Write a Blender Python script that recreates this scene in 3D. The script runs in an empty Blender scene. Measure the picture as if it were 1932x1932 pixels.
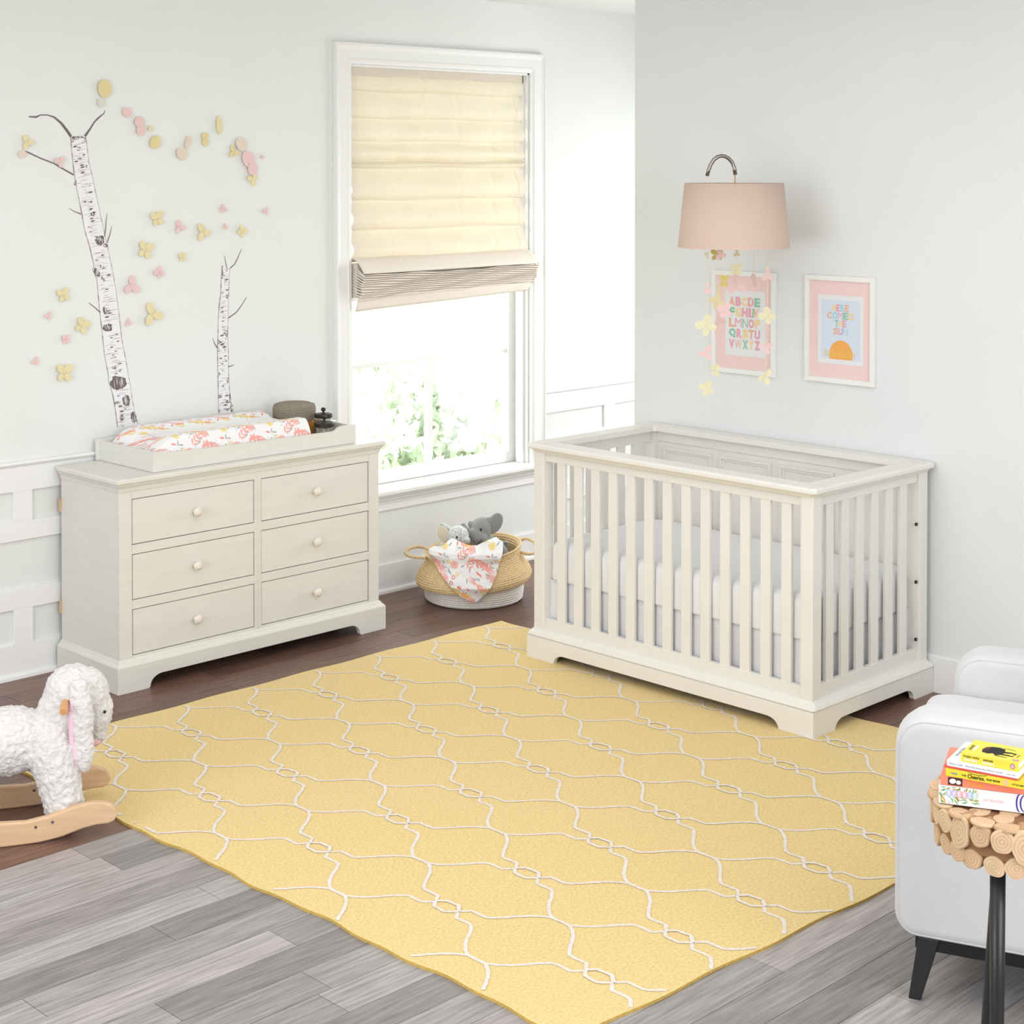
import bpy, bmesh, math, random
import numpy as np
from mathutils import Vector, Matrix, Euler

sc = bpy.context.scene
COL = sc.collection
random.seed(7)
PI = math.pi
R = math.radians

# ------------------------------------------------------------------ camera
CAM = Vector((-5.2048, -6.2806, 2.08))
F_PX, CX, CY, PITCH, YAW = 3205.29, 966.0, 373.17, 0.01983, 0.77947
fwd = Vector((math.sin(YAW) * math.cos(PITCH), math.cos(YAW) * math.cos(PITCH), -math.sin(PITCH)))
rgt = Vector((math.cos(YAW), -math.sin(YAW), 0))
upv = rgt.cross(fwd)
cd = bpy.data.cameras.new('camera')
cam = bpy.data.objects.new('camera', cd)
COL.objects.link(cam)
cam.matrix_world = Matrix(((rgt.x, upv.x, -fwd.x, CAM.x), (rgt.y, upv.y, -fwd.y, CAM.y), (rgt.z, upv.z, -fwd.z, CAM.z), (0, 0, 0, 1)))
cd.sensor_width = 36
cd.lens = 36 * F_PX / 1932
cd.shift_y = (CY - 966) / 1932
cd.clip_end = 200
sc.camera = cam

# ------------------------------------------------------------------ world, lights, exposure
sc.view_settings.view_transform = 'Standard'
sc.view_settings.look = 'None'
sc.view_settings.gamma = 1
sc.view_settings.use_curve_mapping = False
sc.view_settings.exposure = 0.33
w = bpy.data.worlds.new('world')
sc.world = w
w.use_nodes = True
bg = w.node_tree.nodes['Background']
bg.inputs[0].default_value = (0.97, 0.985, 1.0, 1)
bg.inputs[1].default_value = 3.2


def area(name, loc, target, sx, sy, power, col=(1, 1, 1)):
    l = bpy.data.lights.new(name, 'AREA')
    l.shape = 'RECTANGLE'
    l.size, l.size_y, l.energy, l.color = sx, sy, power, col
    o = bpy.data.objects.new(name, l)
    COL.objects.link(o)
    o.location = loc
    o.rotation_euler = (Vector(target) - Vector(loc)).to_track_quat('-Z', 'Y').to_euler()
    return o


area('daylight_rear_windows', (-2.1, -7.6, 1.75), (-0.3, 0, 0.7), 3.6, 2.1, 90, (0.945, 0.965, 1.0))
area('left_fill', (-6.7, -3.0, 1.6), (0, -1.8, 0.7), 3.2, 2.1, 78, (0.94, 0.965, 1.0))  # unseen fill lamp added at the left, no window built there
area('ceiling_bounce', (-2.6, -3.6, 2.86), (-2.6, -3.6, 0), 4.2, 4.6, 48, (0.945, 0.965, 1.0))
area('recess_daylight', (2.5, -1.25, 1.15), (0.2, -0.1, 0.35), 1.2, 2.1, 38, (0.96, 0.98, 1.0))


# ------------------------------------------------------------------ helpers
def ray(px, py):
    return fwd * F_PX + rgt * (px - CX) + upv * (CY - py)


def on(px, py, axis, val):                  # where the sight line of a photo point meets a flat wall, floor or table plane
    d = ray(px, py)
    return CAM + d * ((val - CAM[axis]) / d[axis])


def deep(px, py, depth):
    return CAM + ray(px, py) * (depth / F_PX)


def lin(c):
    return tuple(((x / 255) / 12.92 if x / 255 <= 0.04045 else ((x / 255 + 0.055) / 1.055) ** 2.4) for x in c)


MATS = {}


def mat(name, rgb, rough=0.5, spec=0.3, noise=0, nscale=20, stretch=(1, 1, 1), bump=0, bscale=60, bstretch=(1, 1, 1), metal=0,
        sheen=0, attr=None, transl=0, coat=0, bdist=0.002, wave=None):
    m = bpy.data.materials.new(name)
    m.use_nodes = True
    nt = m.node_tree
    N, L = nt.nodes, nt.links
    b = N['Principled BSDF']
    b.inputs['Roughness'].default_value = rough
    b.inputs['Specular IOR Level'].default_value = spec
    b.inputs['Metallic'].default_value = metal
    b.inputs['Sheen Weight'].default_value = sheen
    b.inputs['Coat Weight'].default_value = coat
    col = lin(rgb) + (1,)
    b.inputs['Base Color'].default_value = col
    tc = N.new('ShaderNodeTexCoord')
    src = None
    if attr:
        a = N.new('ShaderNodeAttribute')
        a.attribute_name = attr
        src = a.outputs['Color']
    if noise:
        mp = N.new('ShaderNodeMapping')
        mp.inputs['Scale'].default_value = stretch
        L.new(tc.outputs['Object'], mp.inputs[0])
        nz = N.new('ShaderNodeTexNoise')
        nz.inputs['Scale'].default_value = nscale
        nz.inputs['Detail'].default_value = 6
        L.new(mp.outputs[0], nz.inputs['Vector'])
        mr = N.new('ShaderNodeMapRange')
        mr.inputs['From Min'].default_value = 0.3
        mr.inputs['From Max'].default_value = 0.7
        mr.inputs['To Min'].default_value = 1 - noise
        mr.inputs['To Max'].default_value = 1 + noise * 0.6
        L.new(nz.outputs['Fac'], mr.inputs['Value'])
        vm = N.new('ShaderNodeVectorMath')
        vm.operation = 'SCALE'
        if src:
            L.new(src, vm.inputs[0])
        else:
            vm.inputs[0].default_value = col[:3]
        L.new(mr.outputs[0], vm.inputs['Scale'])
        src = vm.outputs[0]
    if src:
        L.new(src, b.inputs['Base Color'])
    if bump:
        mp = N.new('ShaderNodeMapping')
        mp.inputs['Scale'].default_value = bstretch
        L.new(tc.outputs['Object'], mp.inputs[0])
        if wave:
            nz = N.new('ShaderNodeTexWave')
            nz.bands_direction = wave
            nz.inputs['Distortion'].default_value = 1.5
        else:
            nz = N.new('ShaderNodeTexNoise')
            nz.inputs['Detail'].default_value = 4
        nz.inputs['Scale'].default_value = bscale
        L.new(mp.outputs[0], nz.inputs['Vector'])
        bp = N.new('ShaderNodeBump')
        bp.inputs['Strength'].default_value = bump
        bp.inputs['Distance'].default_value = bdist
        L.new(nz.outputs['Fac'], bp.inputs['Height'])
        L.new(bp.outputs[0], b.inputs['Normal'])
    if transl:
        out = N['Material Output']
        t = N.new('ShaderNodeBsdfTranslucent')
        if src:
            L.new(src, t.inputs['Color'])
        else:
            t.inputs['Color'].default_value = col
        mx = N.new('ShaderNodeMixShader')
        mx.inputs[0].default_value = transl
        L.new(b.outputs[0], mx.inputs[1])
        L.new(t.outputs[0], mx.inputs[2])
        L.new(mx.outputs[0], out.inputs[0])
    MATS[name] = m
    return m


def glass_mat(name, tint=(1, 1, 1), refl=0.06):
    m = bpy.data.materials.new(name)
    m.use_nodes = True
    N, L = m.node_tree.nodes, m.node_tree.links
    N.remove(N['Principled BSDF'])
    t = N.new('ShaderNodeBsdfTransparent')
    t.inputs[0].default_value = tint + (1,)
    g = N.new('ShaderNodeBsdfGlossy')
    g.inputs['Roughness'].default_value = 0.02
    mx = N.new('ShaderNodeMixShader')
    mx.inputs[0].default_value = refl
    L.new(t.outputs[0], mx.inputs[1])
    L.new(g.outputs[0], mx.inputs[2])
    L.new(mx.outputs[0], N['Material Output'].inputs[0])
    MATS[name] = m


class MB:
    def __init__(s):
        s.v, s.f, s.m, s.p = [], [], [], []

    def add(s, vs, fs, mi=0):
        o = len(s.v)
        s.p.append((o, len(s.f), len(vs), len(fs)))
        s.v += [tuple(x) for x in vs]
        s.f += [tuple(i + o for i in q) for q in fs]
        s.m += [mi] * len(fs)
        return o

    def box(s, x0, x1, y0, y1, z0, z1, mi=0):
        s.add([(x0, y0, z0), (x1, y0, z0), (x1, y1, z0), (x0, y1, z0), (x0, y0, z1), (x1, y0, z1), (x1, y1, z1), (x0, y1, z1)],
              [(0, 3, 2, 1), (4, 5, 6, 7), (0, 1, 5, 4), (1, 2, 6, 5), (2, 3, 7, 6), (3, 0, 4, 7)], mi)

    def prism(s, poly, axis, a, b, mi=0):
        # poly in the two other axes (in x,y,z order), swept along axis from a to b
        def P(p, t):
            q = list(p)
            q.insert(axis, t)
            return tuple(q)
        n = len(poly)
        s.add([P(p, a) for p in poly] + [P(p, b) for p in poly],
              [tuple(range(n))[::-1], tuple(range(n, 2 * n))] + [(i, (i + 1) % n, n + (i + 1) % n, n + i) for i in range(n)], mi)

    def lathe(s, prof, c=(0, 0, 0), n=48, mi=0, fn=None, closed=False):
        vs, fs = [], []
        for k, (r, z) in enumerate(prof):
            for i in range(n):
                a = 2 * PI * i / n
                rr, zz = (r, z) if fn is None else fn(r, z, a)
                vs.append((c[0] + rr * math.cos(a), c[1] + rr * math.sin(a), c[2] + zz))
        for k in range(len(prof) - 1):
            for i in range(n):
                j = (i + 1) % n
                fs.append((k * n + i, k * n + j, (k + 1) * n + j, (k + 1) * n + i))
        if closed:
            fs.append(tuple(range(n))[::-1])
            fs.append(tuple((len(prof) - 1) * n + i for i in range(n)))
        s.add(vs, fs, mi)

    def tube(s, pts, rad, n=10, mi=0, cap=True):
        pts = [Vector(p) for p in pts]
        k = len(pts)
        rr = rad if isinstance(rad, (list, tuple)) else [rad] * k
        vs, fs = [], []
        t0 = (pts[1] - pts[0]).normalized()
        a = t0.orthogonal().normalized()
        for i, p in enumerate(pts):
            t = (pts[min(i + 1, k - 1)] - pts[max(i - 1, 0)]).normalized()
            a = (a - t * a.dot(t)).normalized()
            b = t.cross(a)
            for j in range(n):
                q = 2 * PI * j / n
                vs.append(p + (a * math.cos(q) + b * math.sin(q)) * rr[i])
        for i in range(k - 1):
            for j in range(n):
                l = (j + 1) % n
                fs.append((i * n + j, i * n + l, (i + 1) * n + l, (i + 1) * n + j))
        if cap:
            fs.append(tuple(range(n))[::-1])
            fs.append(tuple((k - 1) * n + j for j in range(n)))
        s.add(vs, fs, mi)

    def ball(s, c, rad, rot=None, n=20, mi=0):
        rx, ry, rz = rad if isinstance(rad, (list, tuple)) else (rad,) * 3
        M = Euler([R(a) for a in rot]).to_matrix() if rot else Matrix.Identity(3)
        vs, fs = [], []
        h = n // 2
        vs.append(Vector(c) + M @ Vector((0, 0, -rz)))
        for i in range(1, h):
            a = -PI / 2 + PI * i / h
            for j in range(n):
                b = 2 * PI * j / n
                vs.append(Vector(c) + M @ Vector((rx * math.cos(a) * math.cos(b), ry * math.cos(a) * math.sin(b), rz * math.sin(a))))
        vs.append(Vector(c) + M @ Vector((0, 0, rz)))
        T = len(vs) - 1
        for j in range(n):
            l = (j + 1) % n
            fs.append((0, 1 + l, 1 + j))
            for i in range(h - 2):
                fs.append((1 + i * n + j, 1 + i * n + l, 1 + (i + 1) * n + l, 1 + (i + 1) * n + j))
            fs.append((1 + (h - 2) * n + j, 1 + (h - 2) * n + l, T))
        s.add(vs, fs, mi)

    def slab(s, poly, nrm, th, mi=0):       # flat 3-D outline given real thickness along nrm
        nrm = Vector(nrm)
        n = len(poly)
        p = [Vector(q) for q in poly]
        s.add(p + [q + nrm * th for q in p],
              [tuple(range(n))[::-1], tuple(range(n, 2 * n))] + [(i, (i + 1) % n, n + (i + 1) % n, n + i) for i in range(n)], mi)

    def grid(s, fn, nu, nv, mi=0, closed_u=False):
        vs = [fn(i / nu, j / nv) for j in range(nv + 1) for i in range(nu + (0 if closed_u else 1))]
        W = nu if closed_u else nu + 1
        fs = []
        for j in range(nv):
            for i in range(nu):
                i2 = (i + 1) % W
                fs.append((j * W + i, j * W + i2, (j + 1) * W + i2, (j + 1) * W + i))
        return s.add(vs, fs, mi)

    def build_each(s, name, mats, parent=None, **k):
        out = []
        for v0, f0, nv, nf in s.p:
            q = MB()
            q.add(s.v[v0:v0 + nv], [tuple(i - v0 for i in f) for f in s.f[f0:f0 + nf]])
            q.m = list(s.m[f0:f0 + nf])
            out.append(q.build(name, mats, parent, **k))
        return out

    def build(s, name, mats, parent=None, local=False, bevel=0, seg=2, smooth=False, bang=35, colors=None, solid=0, sub=0):
        me = bpy.data.meshes.new(name)
        off = Vector((0, 0, 0))
        if parent is not None and not local:
            q = parent
            while q is not None:
                off += q.location
                q = q.parent
        me.from_pydata([(v[0] - off.x, v[1] - off.y, v[2] - off.z) for v in s.v], [], s.f)
        if not isinstance(mats, (list, tuple)):
            mats = [mats]
        for m in mats:
            me.materials.append(MATS[m])
        me.polygons.foreach_set('material_index', s.m)
        if colors is not None:
            ca = me.color_attributes.new('Col', 'FLOAT_COLOR', 'POINT')
            ca.data.foreach_set('color', np.asarray(colors, dtype=np.float32).ravel())
        o = bpy.data.objects.new(name, me)
        COL.objects.link(o)
        if parent is not None:
            o.parent = parent
        bm = bmesh.new()
        bm.from_mesh(me)
        bmesh.ops.recalc_face_normals(bm, faces=bm.faces)
        bm.to_mesh(me)
        bm.free()
        if smooth:
            me.polygons.foreach_set('use_smooth', [True] * len(me.polygons))
        if solid:
            d = o.modifiers.new('solid', 'SOLIDIFY')
            d.thickness = solid
            d.offset = 0
        if bevel:
            b = o.modifiers.new('bevel', 'BEVEL')
            b.width, b.segments, b.limit_method, b.angle_limit = bevel, seg, 'ANGLE', R(bang)
            b.harden_normals = False
        if sub:
            d = o.modifiers.new('sub', 'SUBSURF')
            d.levels = d.render_levels = sub
        return o


def blob(mb, name, m, parent, voxel=0.006, smooth=4, disp=0, dscale=0.02, local=True, dtype='CLOUDS'):
    o = mb.build(name, m, parent, local=local, smooth=True)
    r = o.modifiers.new('remesh', 'REMESH')
    r.mode, r.voxel_size, r.use_smooth_shade = 'VOXEL', voxel, True
    if smooth:
        t = o.modifiers.new('smooth', 'SMOOTH')
        t.iterations = smooth
    if disp:
        tx = bpy.data.textures.new(name + '_pile', dtype)
        tx.noise_scale = dscale
        d = o.modifiers.new('pile', 'DISPLACE')
        d.texture, d.strength, d.mid_level, d.texture_coords = tx, disp, 0.5, 'LOCAL'
    return o


def tag(o, label=None, cat=None, group=None, kind=None):
    if label:
        o['label'] = label
    if cat:
        o['category'] = cat
    if group:
        o['group'] = group
    if kind:
        o['kind'] = kind
    return o


def thing(name, label, cat, loc, rz=0, group=None, kind=None):
    o = bpy.data.objects.new(name, None)
    o.empty_display_size = 0.05
    COL.objects.link(o)
    o.location = loc
    o.rotation_euler = (0, 0, rz)
    return tag(o, label, cat, group, kind)


def text2d(body, size=1.0, bold=0.0, shear=0.0, spacing=1.0):
    cu = bpy.data.curves.new('txt', 'FONT')
    cu.body, cu.size, cu.offset, cu.shear, cu.space_character = body, size, bold, shear, spacing
    cu.resolution_u = 3
    ob = bpy.data.objects.new('txt', cu)
    COL.objects.link(ob)
    bpy.context.view_layer.update()
    me = bpy.data.meshes.new_from_object(ob.evaluated_get(bpy.context.evaluated_depsgraph_get()))
    v = [(q.co.x, q.co.y) for q in me.vertices]
    f = [tuple(p.vertices) for p in me.polygons]
    bpy.data.objects.remove(ob)
    bpy.data.curves.remove(cu)
    bpy.data.meshes.remove(me)
    return v, f


def lay_text(mb, body, org, xd, yd, w_=None, h_=None, mi=0, bold=0.0, shear=0.0, lift=0.0004, spacing=1.0):
    """flat letters on a surface: org = lower-left corner, xd/yd unit directions"""
    v, f = text2d(body, 1.0, bold, shear, spacing)
    if not v:
        return
    x0, x1 = min(a for a, b in v), max(a for a, b in v)
    y0, y1 = min(b for a, b in v), max(b for a, b in v)
    sx = w_ / max(x1 - x0, 1e-6) if w_ else None
    sy = h_ / max(y1 - y0, 1e-6) if h_ else None
    sx = sx or sy
    sy = sy or sx
    org, xd, yd = Vector(org), Vector(xd), Vector(yd)
    n = xd.cross(yd).normalized()
    mb.add([org + xd * ((a - x0) * sx) + yd * ((b - y0) * sy) + n * lift for a, b in v], f, mi)


def ellipse(c, a, b, ang=0, n=14):
    ca, sa = math.cos(ang), math.sin(ang)
    return [(c[0] + a * math.cos(t) * ca - b * math.sin(t) * sa, c[1] + a * math.cos(t) * sa + b * math.sin(t) * ca)
            for t in [2 * PI * i / n for i in range(n)]]


# ------------------------------------------------------------------ materials
mat('wall_paint', (236, 238, 235), 0.75, 0.2, bump=0.12, bscale=180, noise=0.012, nscale=3)
mat('wall_paint_side', (233, 235, 235), 0.75, 0.2, bump=0.15, bscale=160, noise=0.012, nscale=3)
mat('ceiling_paint', (240, 240, 238), 0.8, 0.2)
mat('trim_white', (243, 243, 241), 0.4, 0.35)
mat('wainscot_white', (246, 246, 246), 0.45, 0.35, bump=0.05, bscale=90)
mat('floor_wood', (110, 85, 75), 0.36, 0.45, attr='Col', noise=0.36, nscale=9, stretch=(0.6, 9, 1), bump=0.25, bscale=14, bstretch=(0.6, 10, 1))
mat('gap_dark', (50, 40, 36), 0.8)
mat('cream_paint', (230, 228, 220), 0.42, 0.35, noise=0.03, nscale=7, stretch=(1, 1, 6), bump=0.05, bscale=60)
mat('cream_edge', (196, 188, 168), 0.6, 0.2)
mat('gap_shade_dark', (92, 78, 58), 0.7, 0.1)
mat('knob_cream', (240, 232, 218), 0.3, 0.5)
mat('raw_pine', (224, 190, 150), 0.6, 0.2, noise=0.1, nscale=8, stretch=(1, 1, 8))
mat('crib_paint', (239, 236, 230), 0.4, 0.35, noise=0.02, nscale=8, bump=0.04, bscale=60)
mat('sheet_white', (243, 243, 245), 0.85, 0.1, sheen=0.2, bump=0.25, bscale=18)
mat('skirt_white', (236, 236, 240), 0.85, 0.1, sheen=0.2, bump=0.2, bscale=25)
mat('black_metal', (26, 24, 24), 0.35, 0.5)
mat('dark_void', (30, 26, 24), 0.8)
mat('rug_yellow', (234, 206, 140), 0.95, 0.05, noise=0.15, nscale=120, stretch=(1, 1, 1), bump=0.5, bscale=220, sheen=0.2)
mat('rug_line', (236, 226, 216), 0.95, 0.05, noise=0.1, nscale=90, bump=0.5, bscale=200)
mat('rug_edge', (216, 180, 98), 0.95, 0.05, noise=0.15, nscale=90)
mat('blind_linen', (238, 228, 206), 0.85, 0.1, transl=0.10, noise=0.03, nscale=5, bump=0.25, bscale=8, bdist=0.01)
mat('blind_hem', (234, 224, 208), 0.85, 0.1, transl=0.12, bump=0.1, bscale=200)
mat('blind_stack', (248, 238, 226), 0.85, 0.1, transl=0.04, bump=0.15, bscale=120)
mat('basket_natural', (234, 206, 160), 0.8, 0.15, noise=0.3, nscale=160, stretch=(1, 1, 1), bump=0.6, bscale=150)
mat('basket_white', (240, 234, 226), 0.8, 0.15, noise=0.2, nscale=160, bump=0.6, bscale=150)
mat('basket_grey', (158, 148, 132), 0.8, 0.15, noise=0.3, nscale=220, bump=0.6, bscale=220)
mat('basket_amber', (214, 152, 74), 0.75, 0.15, noise=0.35, nscale=220, bump=0.6, bscale=220)
mat('print_cloth', (255, 255, 255), 0.85, 0.1, attr='Col', sheen=0.15, bump=0.1, bscale=30)
mat('plush_grey', (156, 158, 156), 0.9, 0.05, sheen=0.5, noise=0.14, nscale=26, stretch=(9, 1, 1), bump=0.5, bscale=60, bstretch=(9, 1, 1))
mat('plush_belly', (214, 208, 200), 0.9, 0.05, sheen=0.3)
mat('plush_speckled', (226, 230, 228), 0.95, 0.05, sheen=0.4, noise=0.42, nscale=110, bump=0.8, bscale=160, bdist=0.004)
mat('plush_beige', (226, 212, 192), 0.9, 0.05, sheen=0.3, bump=0.2, bscale=30)
mat('eye_black', (14, 12, 12), 0.12, 0.6)
mat('eye_rim', (60, 58, 54), 0.3, 0.5)
mat('thread_dark', (50, 46, 46), 0.8)
mat('fleece', (233, 229, 226), 0.95, 0.05, sheen=0.3, noise=0.05, nscale=70, bump=0.9, bscale=95, bdist=0.008)
mat('fleece_pink', (244, 206, 222), 0.9, 0.05, sheen=0.3, bump=0.3, bscale=80)
mat('nose_pink', (232, 190, 184), 0.8, 0.1)
mat('rocker_wood', (226, 190, 152), 0.45, 0.3, noise=0.1, nscale=5, stretch=(1.2, 1, 14), bump=0.06, bscale=8, bstretch=(1, 1, 14))
mat('screw', (150, 150, 150), 0.3, 0.5, metal=1)
mat('peg_wood', (222, 164, 112), 0.45, 0.3, noise=0.08, nscale=20)
mat('shade_linen', (232, 208, 192), 0.85, 0.1, noise=0.06, nscale=130, stretch=(1, 1, 6), bump=0.3, bscale=300, bstretch=(1, 1, 5), transl=0.15)
mat('chrome', (150, 146, 142), 0.22, 0.5, metal=1)
mat('cord_tan', (196, 168, 130), 0.7)
mat('paper_yellow', (246, 234, 190), 0.8, 0.1, transl=0.15)
mat('paper_yellow_deep', (224, 208, 132), 0.8, 0.1, transl=0.15)
mat('paper_cream', (248, 242, 208), 0.8, 0.1, transl=0.2)
mat('paper_pink', (250, 218, 216), 0.8, 0.1, transl=0.15)
mat('paper_peach', (240, 224, 206), 0.8, 0.1, transl=0.1)
mat('paper_rose', (248, 218, 213), 0.8, 0.1, transl=0.15)
mat('paper_ochre', (240, 224, 172), 0.8, 0.1, transl=0.1)
mat('paper_grey', (222, 220, 206), 0.8, 0.1)
mat('string_cream', (240, 228, 196), 0.8)
mat('decal_white', (240, 240, 241), 0.6, 0.2)
mat('decal_brown', (166, 154, 154), 0.6, 0.2)
mat('decal_dark', (122, 110, 108), 0.6, 0.2)
mat('frame_white', (242, 242, 238), 0.4, 0.35)
mat('mat_pink', (242, 214, 210), 0.8, 0.1)
mat('print_white', (234, 234, 236), 0.8, 0.1)
mat('print_blue', (216, 226, 240), 0.8, 0.1)
for nm, c in dict(l_orange=(238, 186, 156), l_pink=(234, 172, 184), l_yellow=(242, 216, 160), l_green=(152, 204, 174), l_blue=(168, 214, 228),
                  sun_orange=(244, 178, 98), script_yellow=(246, 214, 110)).items():
    mat(nm, c, 0.8, 0.1)
mat('chair_fabric', (212, 211, 211), 0.9, 0.08, sheen=0.35, noise=0.03, nscale=6, bump=0.25, bscale=240, bstretch=(1, 1, 0.3))
mat('chair_black', (22, 22, 24), 0.45, 0.4)
mat('leg_black', (34, 36, 38), 0.35, 0.5)
mat('teak_a', (226, 194, 158), 0.6, 0.25, noise=0.08, nscale=40)
mat('teak_b', (210, 174, 136), 0.6, 0.25, noise=0.1, nscale=40)
mat('teak_c', (190, 150, 112), 0.65, 0.2, noise=0.15, nscale=30)
mat('teak_dark', (150, 112, 80), 0.75, 0.1)
mat('book_yellow', (238, 220, 74), 0.35, 0.4)
mat('book_yellow2', (240, 216, 60), 0.35, 0.4)
mat('book_white', (240, 240, 242), 0.35, 0.4)
mat('book_red', (222, 88, 76), 0.35, 0.4)
mat('book_coral', (250, 142, 116), 0.35, 0.4)
mat('page', (246, 242, 234), 0.8, 0.1, bump=0.3, bscale=400, bstretch=(0.1, 0.1, 1))
mat('ink_black', (34, 32, 34), 0.6)
mat('ink_white', (250, 250, 250), 0.6)
mat('ink_blue', (70, 150, 214), 0.6)
mat('ink_violet', (74, 66, 160), 0.6)
mat('ink_pinkish', (244, 180, 190), 0.6)
mat('ink_green', (86, 168, 74), 0.6)
mat('ink_grey', (130, 134, 142), 0.6)
mat('ink_orange', (250, 178, 60), 0.6)
mat('ink_brown', (86, 50, 46), 0.6)
mat('dot_lilac', (206, 190, 230), 0.6)
mat('dot_blue', (186, 204, 236), 0.6)
mat('dot_mint', (188, 222, 216), 0.6)
mat('jar_lid', (58, 50, 44), 0.4, 0.4, metal=0.4)
mat('swab', (246, 238, 228), 0.9, 0.05)
mat('leaf_glare_pale', (212, 224, 204), 0.6, 0.2, transl=0.35)  # leaf green whitened to stand in for window glare and haze
mat('leaf_glare_light', (236, 240, 230), 0.6, 0.2, transl=0.35)  # lighter leaf, the same glare put into its colour
mat('bark', (150, 140, 132), 0.9, 0.1)
mat('lawn', (190, 206, 160), 0.95, 0.05, noise=0.15, nscale=2)
glass_mat('pane_glass', (0.985, 0.99, 0.985), 0.05)
glass_mat('jar_glass', (0.95, 0.96, 0.95), 0.12)

# ------------------------------------------------------------------ setting: floor, walls, ceiling
XW = 0.665          # room face of the side wall
YE = -1.14          # where the side wall stops, short of the window wall
H = 2.913
PW = 0.125
fb = MB()
cols = []
rr = random.Random(3)
y = 0.06
row = 0
while y > -7.9:
    x = -7.0 - rr.random() * 1.2
    while x < 2.7:
        ln = rr.uniform(0.75, 1.5)
        x1 = x + ln
        xm, ym = (x + x1) / 2, y - PW / 2
        s_ = xm + ym
        grey = ym < (-1.72 if xm < -1.5 else -3.0)
        if grey:
            k = rr.choice([0.62, 0.75, 0.85, 0.95, 1.05])
            c = [v * k for v in lin((172, 166, 164))]
            c[0] *= rr.uniform(0.97, 1.04)
        else:
            k = rr.uniform(0.75, 1.25)
            c = [v * k for v in lin((118, 88, 76))]
        fb.box(x + 0.0009, x1 - 0.0009, y - PW + 0.0009, y - 0.0009, -0.012, 0.0)
        cols += [tuple(c) + (1,)] * 8
        x = x1
    y -= PW
    row += 1
n0 = len(fb.v)
fb.box(-7.2, 2.75, -7.9, 0.3, -0.05, -0.002, 1)
cols += [(0.05, 0.04, 0.035, 1)] * 8
tag(fb.build('floor', ['floor_wood', 'gap_dark'], colors=cols), kind='structure')

WX0, WX1, WZ0, WZ1 = -0.082, 1.127, 0.508, 2.556      # window opening
m = MB()
m.box(-7.0, WX0, 0, 0.2, 0, H)
m.box(WX1, 2.7, 0, 0.2, 0, H)
m.box(WX0, WX1, 0, 0.2, 0, WZ0 - 0.031)
m.box(WX0, WX1, 0, 0.2, WZ1, H)
tag(m.build('wall_left', 'wall_paint'), kind='structure')
m = MB()
m.box(XW, XW + 0.13, -7.8, YE, 0, H)
tag(m.build('wall_right', 'wall_paint_side', bevel=0.002), kind='structure')
m = MB()
m.box(2.6, 2.7, -1.9, 0, 0, H)
m.box(XW + 0.13, 2.7, -2.0, -1.9, 0, H)
tag(m.build('wall_recess', 'wall_paint'), kind='structure')
m = MB()
m.box(-7.0, XW, -7.9, -7.8, 0, H)
tag(m.build('wall_rear', 'wall_paint'), kind='structure')
m = MB()
m.box(-7.1, -7.0, -7.9, 0.2, 0, H)
tag(m.build('wall_far_left', 'wall_paint'), kind='structure')
m = MB()
m.box(-7.1, 2.7, -7.9, 0.2, H, H + 0.1)
tag(m.build('ceiling', 'ceiling_paint'), kind='structure')

# wainscot on the window wall
m = MB()
T = -0.014


def hrail(z0, z1, x0, x1, t=T):
    m.box(x0, x1, t, -0.0002, z0, z1)


CXL, CXR = -0.1835, 1.228
for x0, x1 in ((-7.0, CXL), (CXR, 2.6)):
    hrail(0.757, 0.862, x0, x1)
    hrail(0.558, 0.634, x0, x1)
    hrail(0.279, 0.359, x0, x1)
    k = -11
    while True:
        c = -1.796 + 0.506 * k
        k += 1
        if c > x1:
            break
        if c - 0.043 > x0 and c + 0.043 < x1:
            m.box(c - 0.0425, c + 0.0425, T, -0.0002, 0.634, 0.757)
            m.box(c - 0.0425, c + 0.0425, T, -0.0002, 0.138, 0.279)
hrail(0.0, 0.139, -7.0, 2.6)
hrail(0.40, 0.462, CXL, CXR)
tag(m.build('trim_1', 'wainscot_white', bevel=0.0015), kind='structure')
m = MB()
for x0, x1 in ((-7.0, CXL), (CXR, 2.6)):
    m.prism([(-0.0005, 0.858), (T, 0.858), (-0.022, 0.862), (-0.027, 0.87), (-0.022, 0.878), (-0.0005, 0.879)], 0, x0, x1)
tag(m.build('trim_2', 'trim_white'), kind='structure')
m = MB()
m.prism([(T, 0), (-0.03, 0), (-0.028, 0.012), (-0.022, 0.019), (T, 0.021)], 0, -7.0, 2.6)
tag(m.build('baseboard_left', 'trim_white'), kind='structure')
m = MB()
m.prism([(XW, 0), (XW - 0.014, 0), (XW - 0.014, 0.142), (XW - 0.009, 0.1475), (XW, 0.1475)], 1, -7.8, YE)
tag(m.build('baseboard_right', 'trim_white', bevel=0.0015), kind='structure')

# window
win = thing('window_1', None, None, (0.52, 0, WZ0), kind='structure')
m = MB()
cp = [(-0.001, 0.0), (-0.001, 0.1), (-0.028, 0.1), (-0.03, 0.094), (-0.022, 0.086), (-0.018, 0.07), (-0.018, 0.03), (-0.022, 0.022), (-0.014, 0.012), (-0.012, 0.0)]
cv_, cf_ = [], []
for y_, o_ in cp:
    cv_ += [(WX0 - o_, y_, WZ0 - 0.002), (WX0 - o_, y_, WZ1 + o_), (WX1 + o_, y_, WZ1 + o_), (WX1 + o_, y_, WZ0 - 0.002)]
for k in range(len(cp)):
    for j in range(3):
        k2 = (k + 1) % len(cp)
        cf_.append((k * 4 + j, k * 4 + j + 1, k2 * 4 + j + 1, k2 * 4 + j))
cf_ += [tuple(k * 4 for k in range(len(cp))), tuple(k * 4 + 3 for k in range(len(cp)))[::-1]]
m.add(cv_, cf_)
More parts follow.
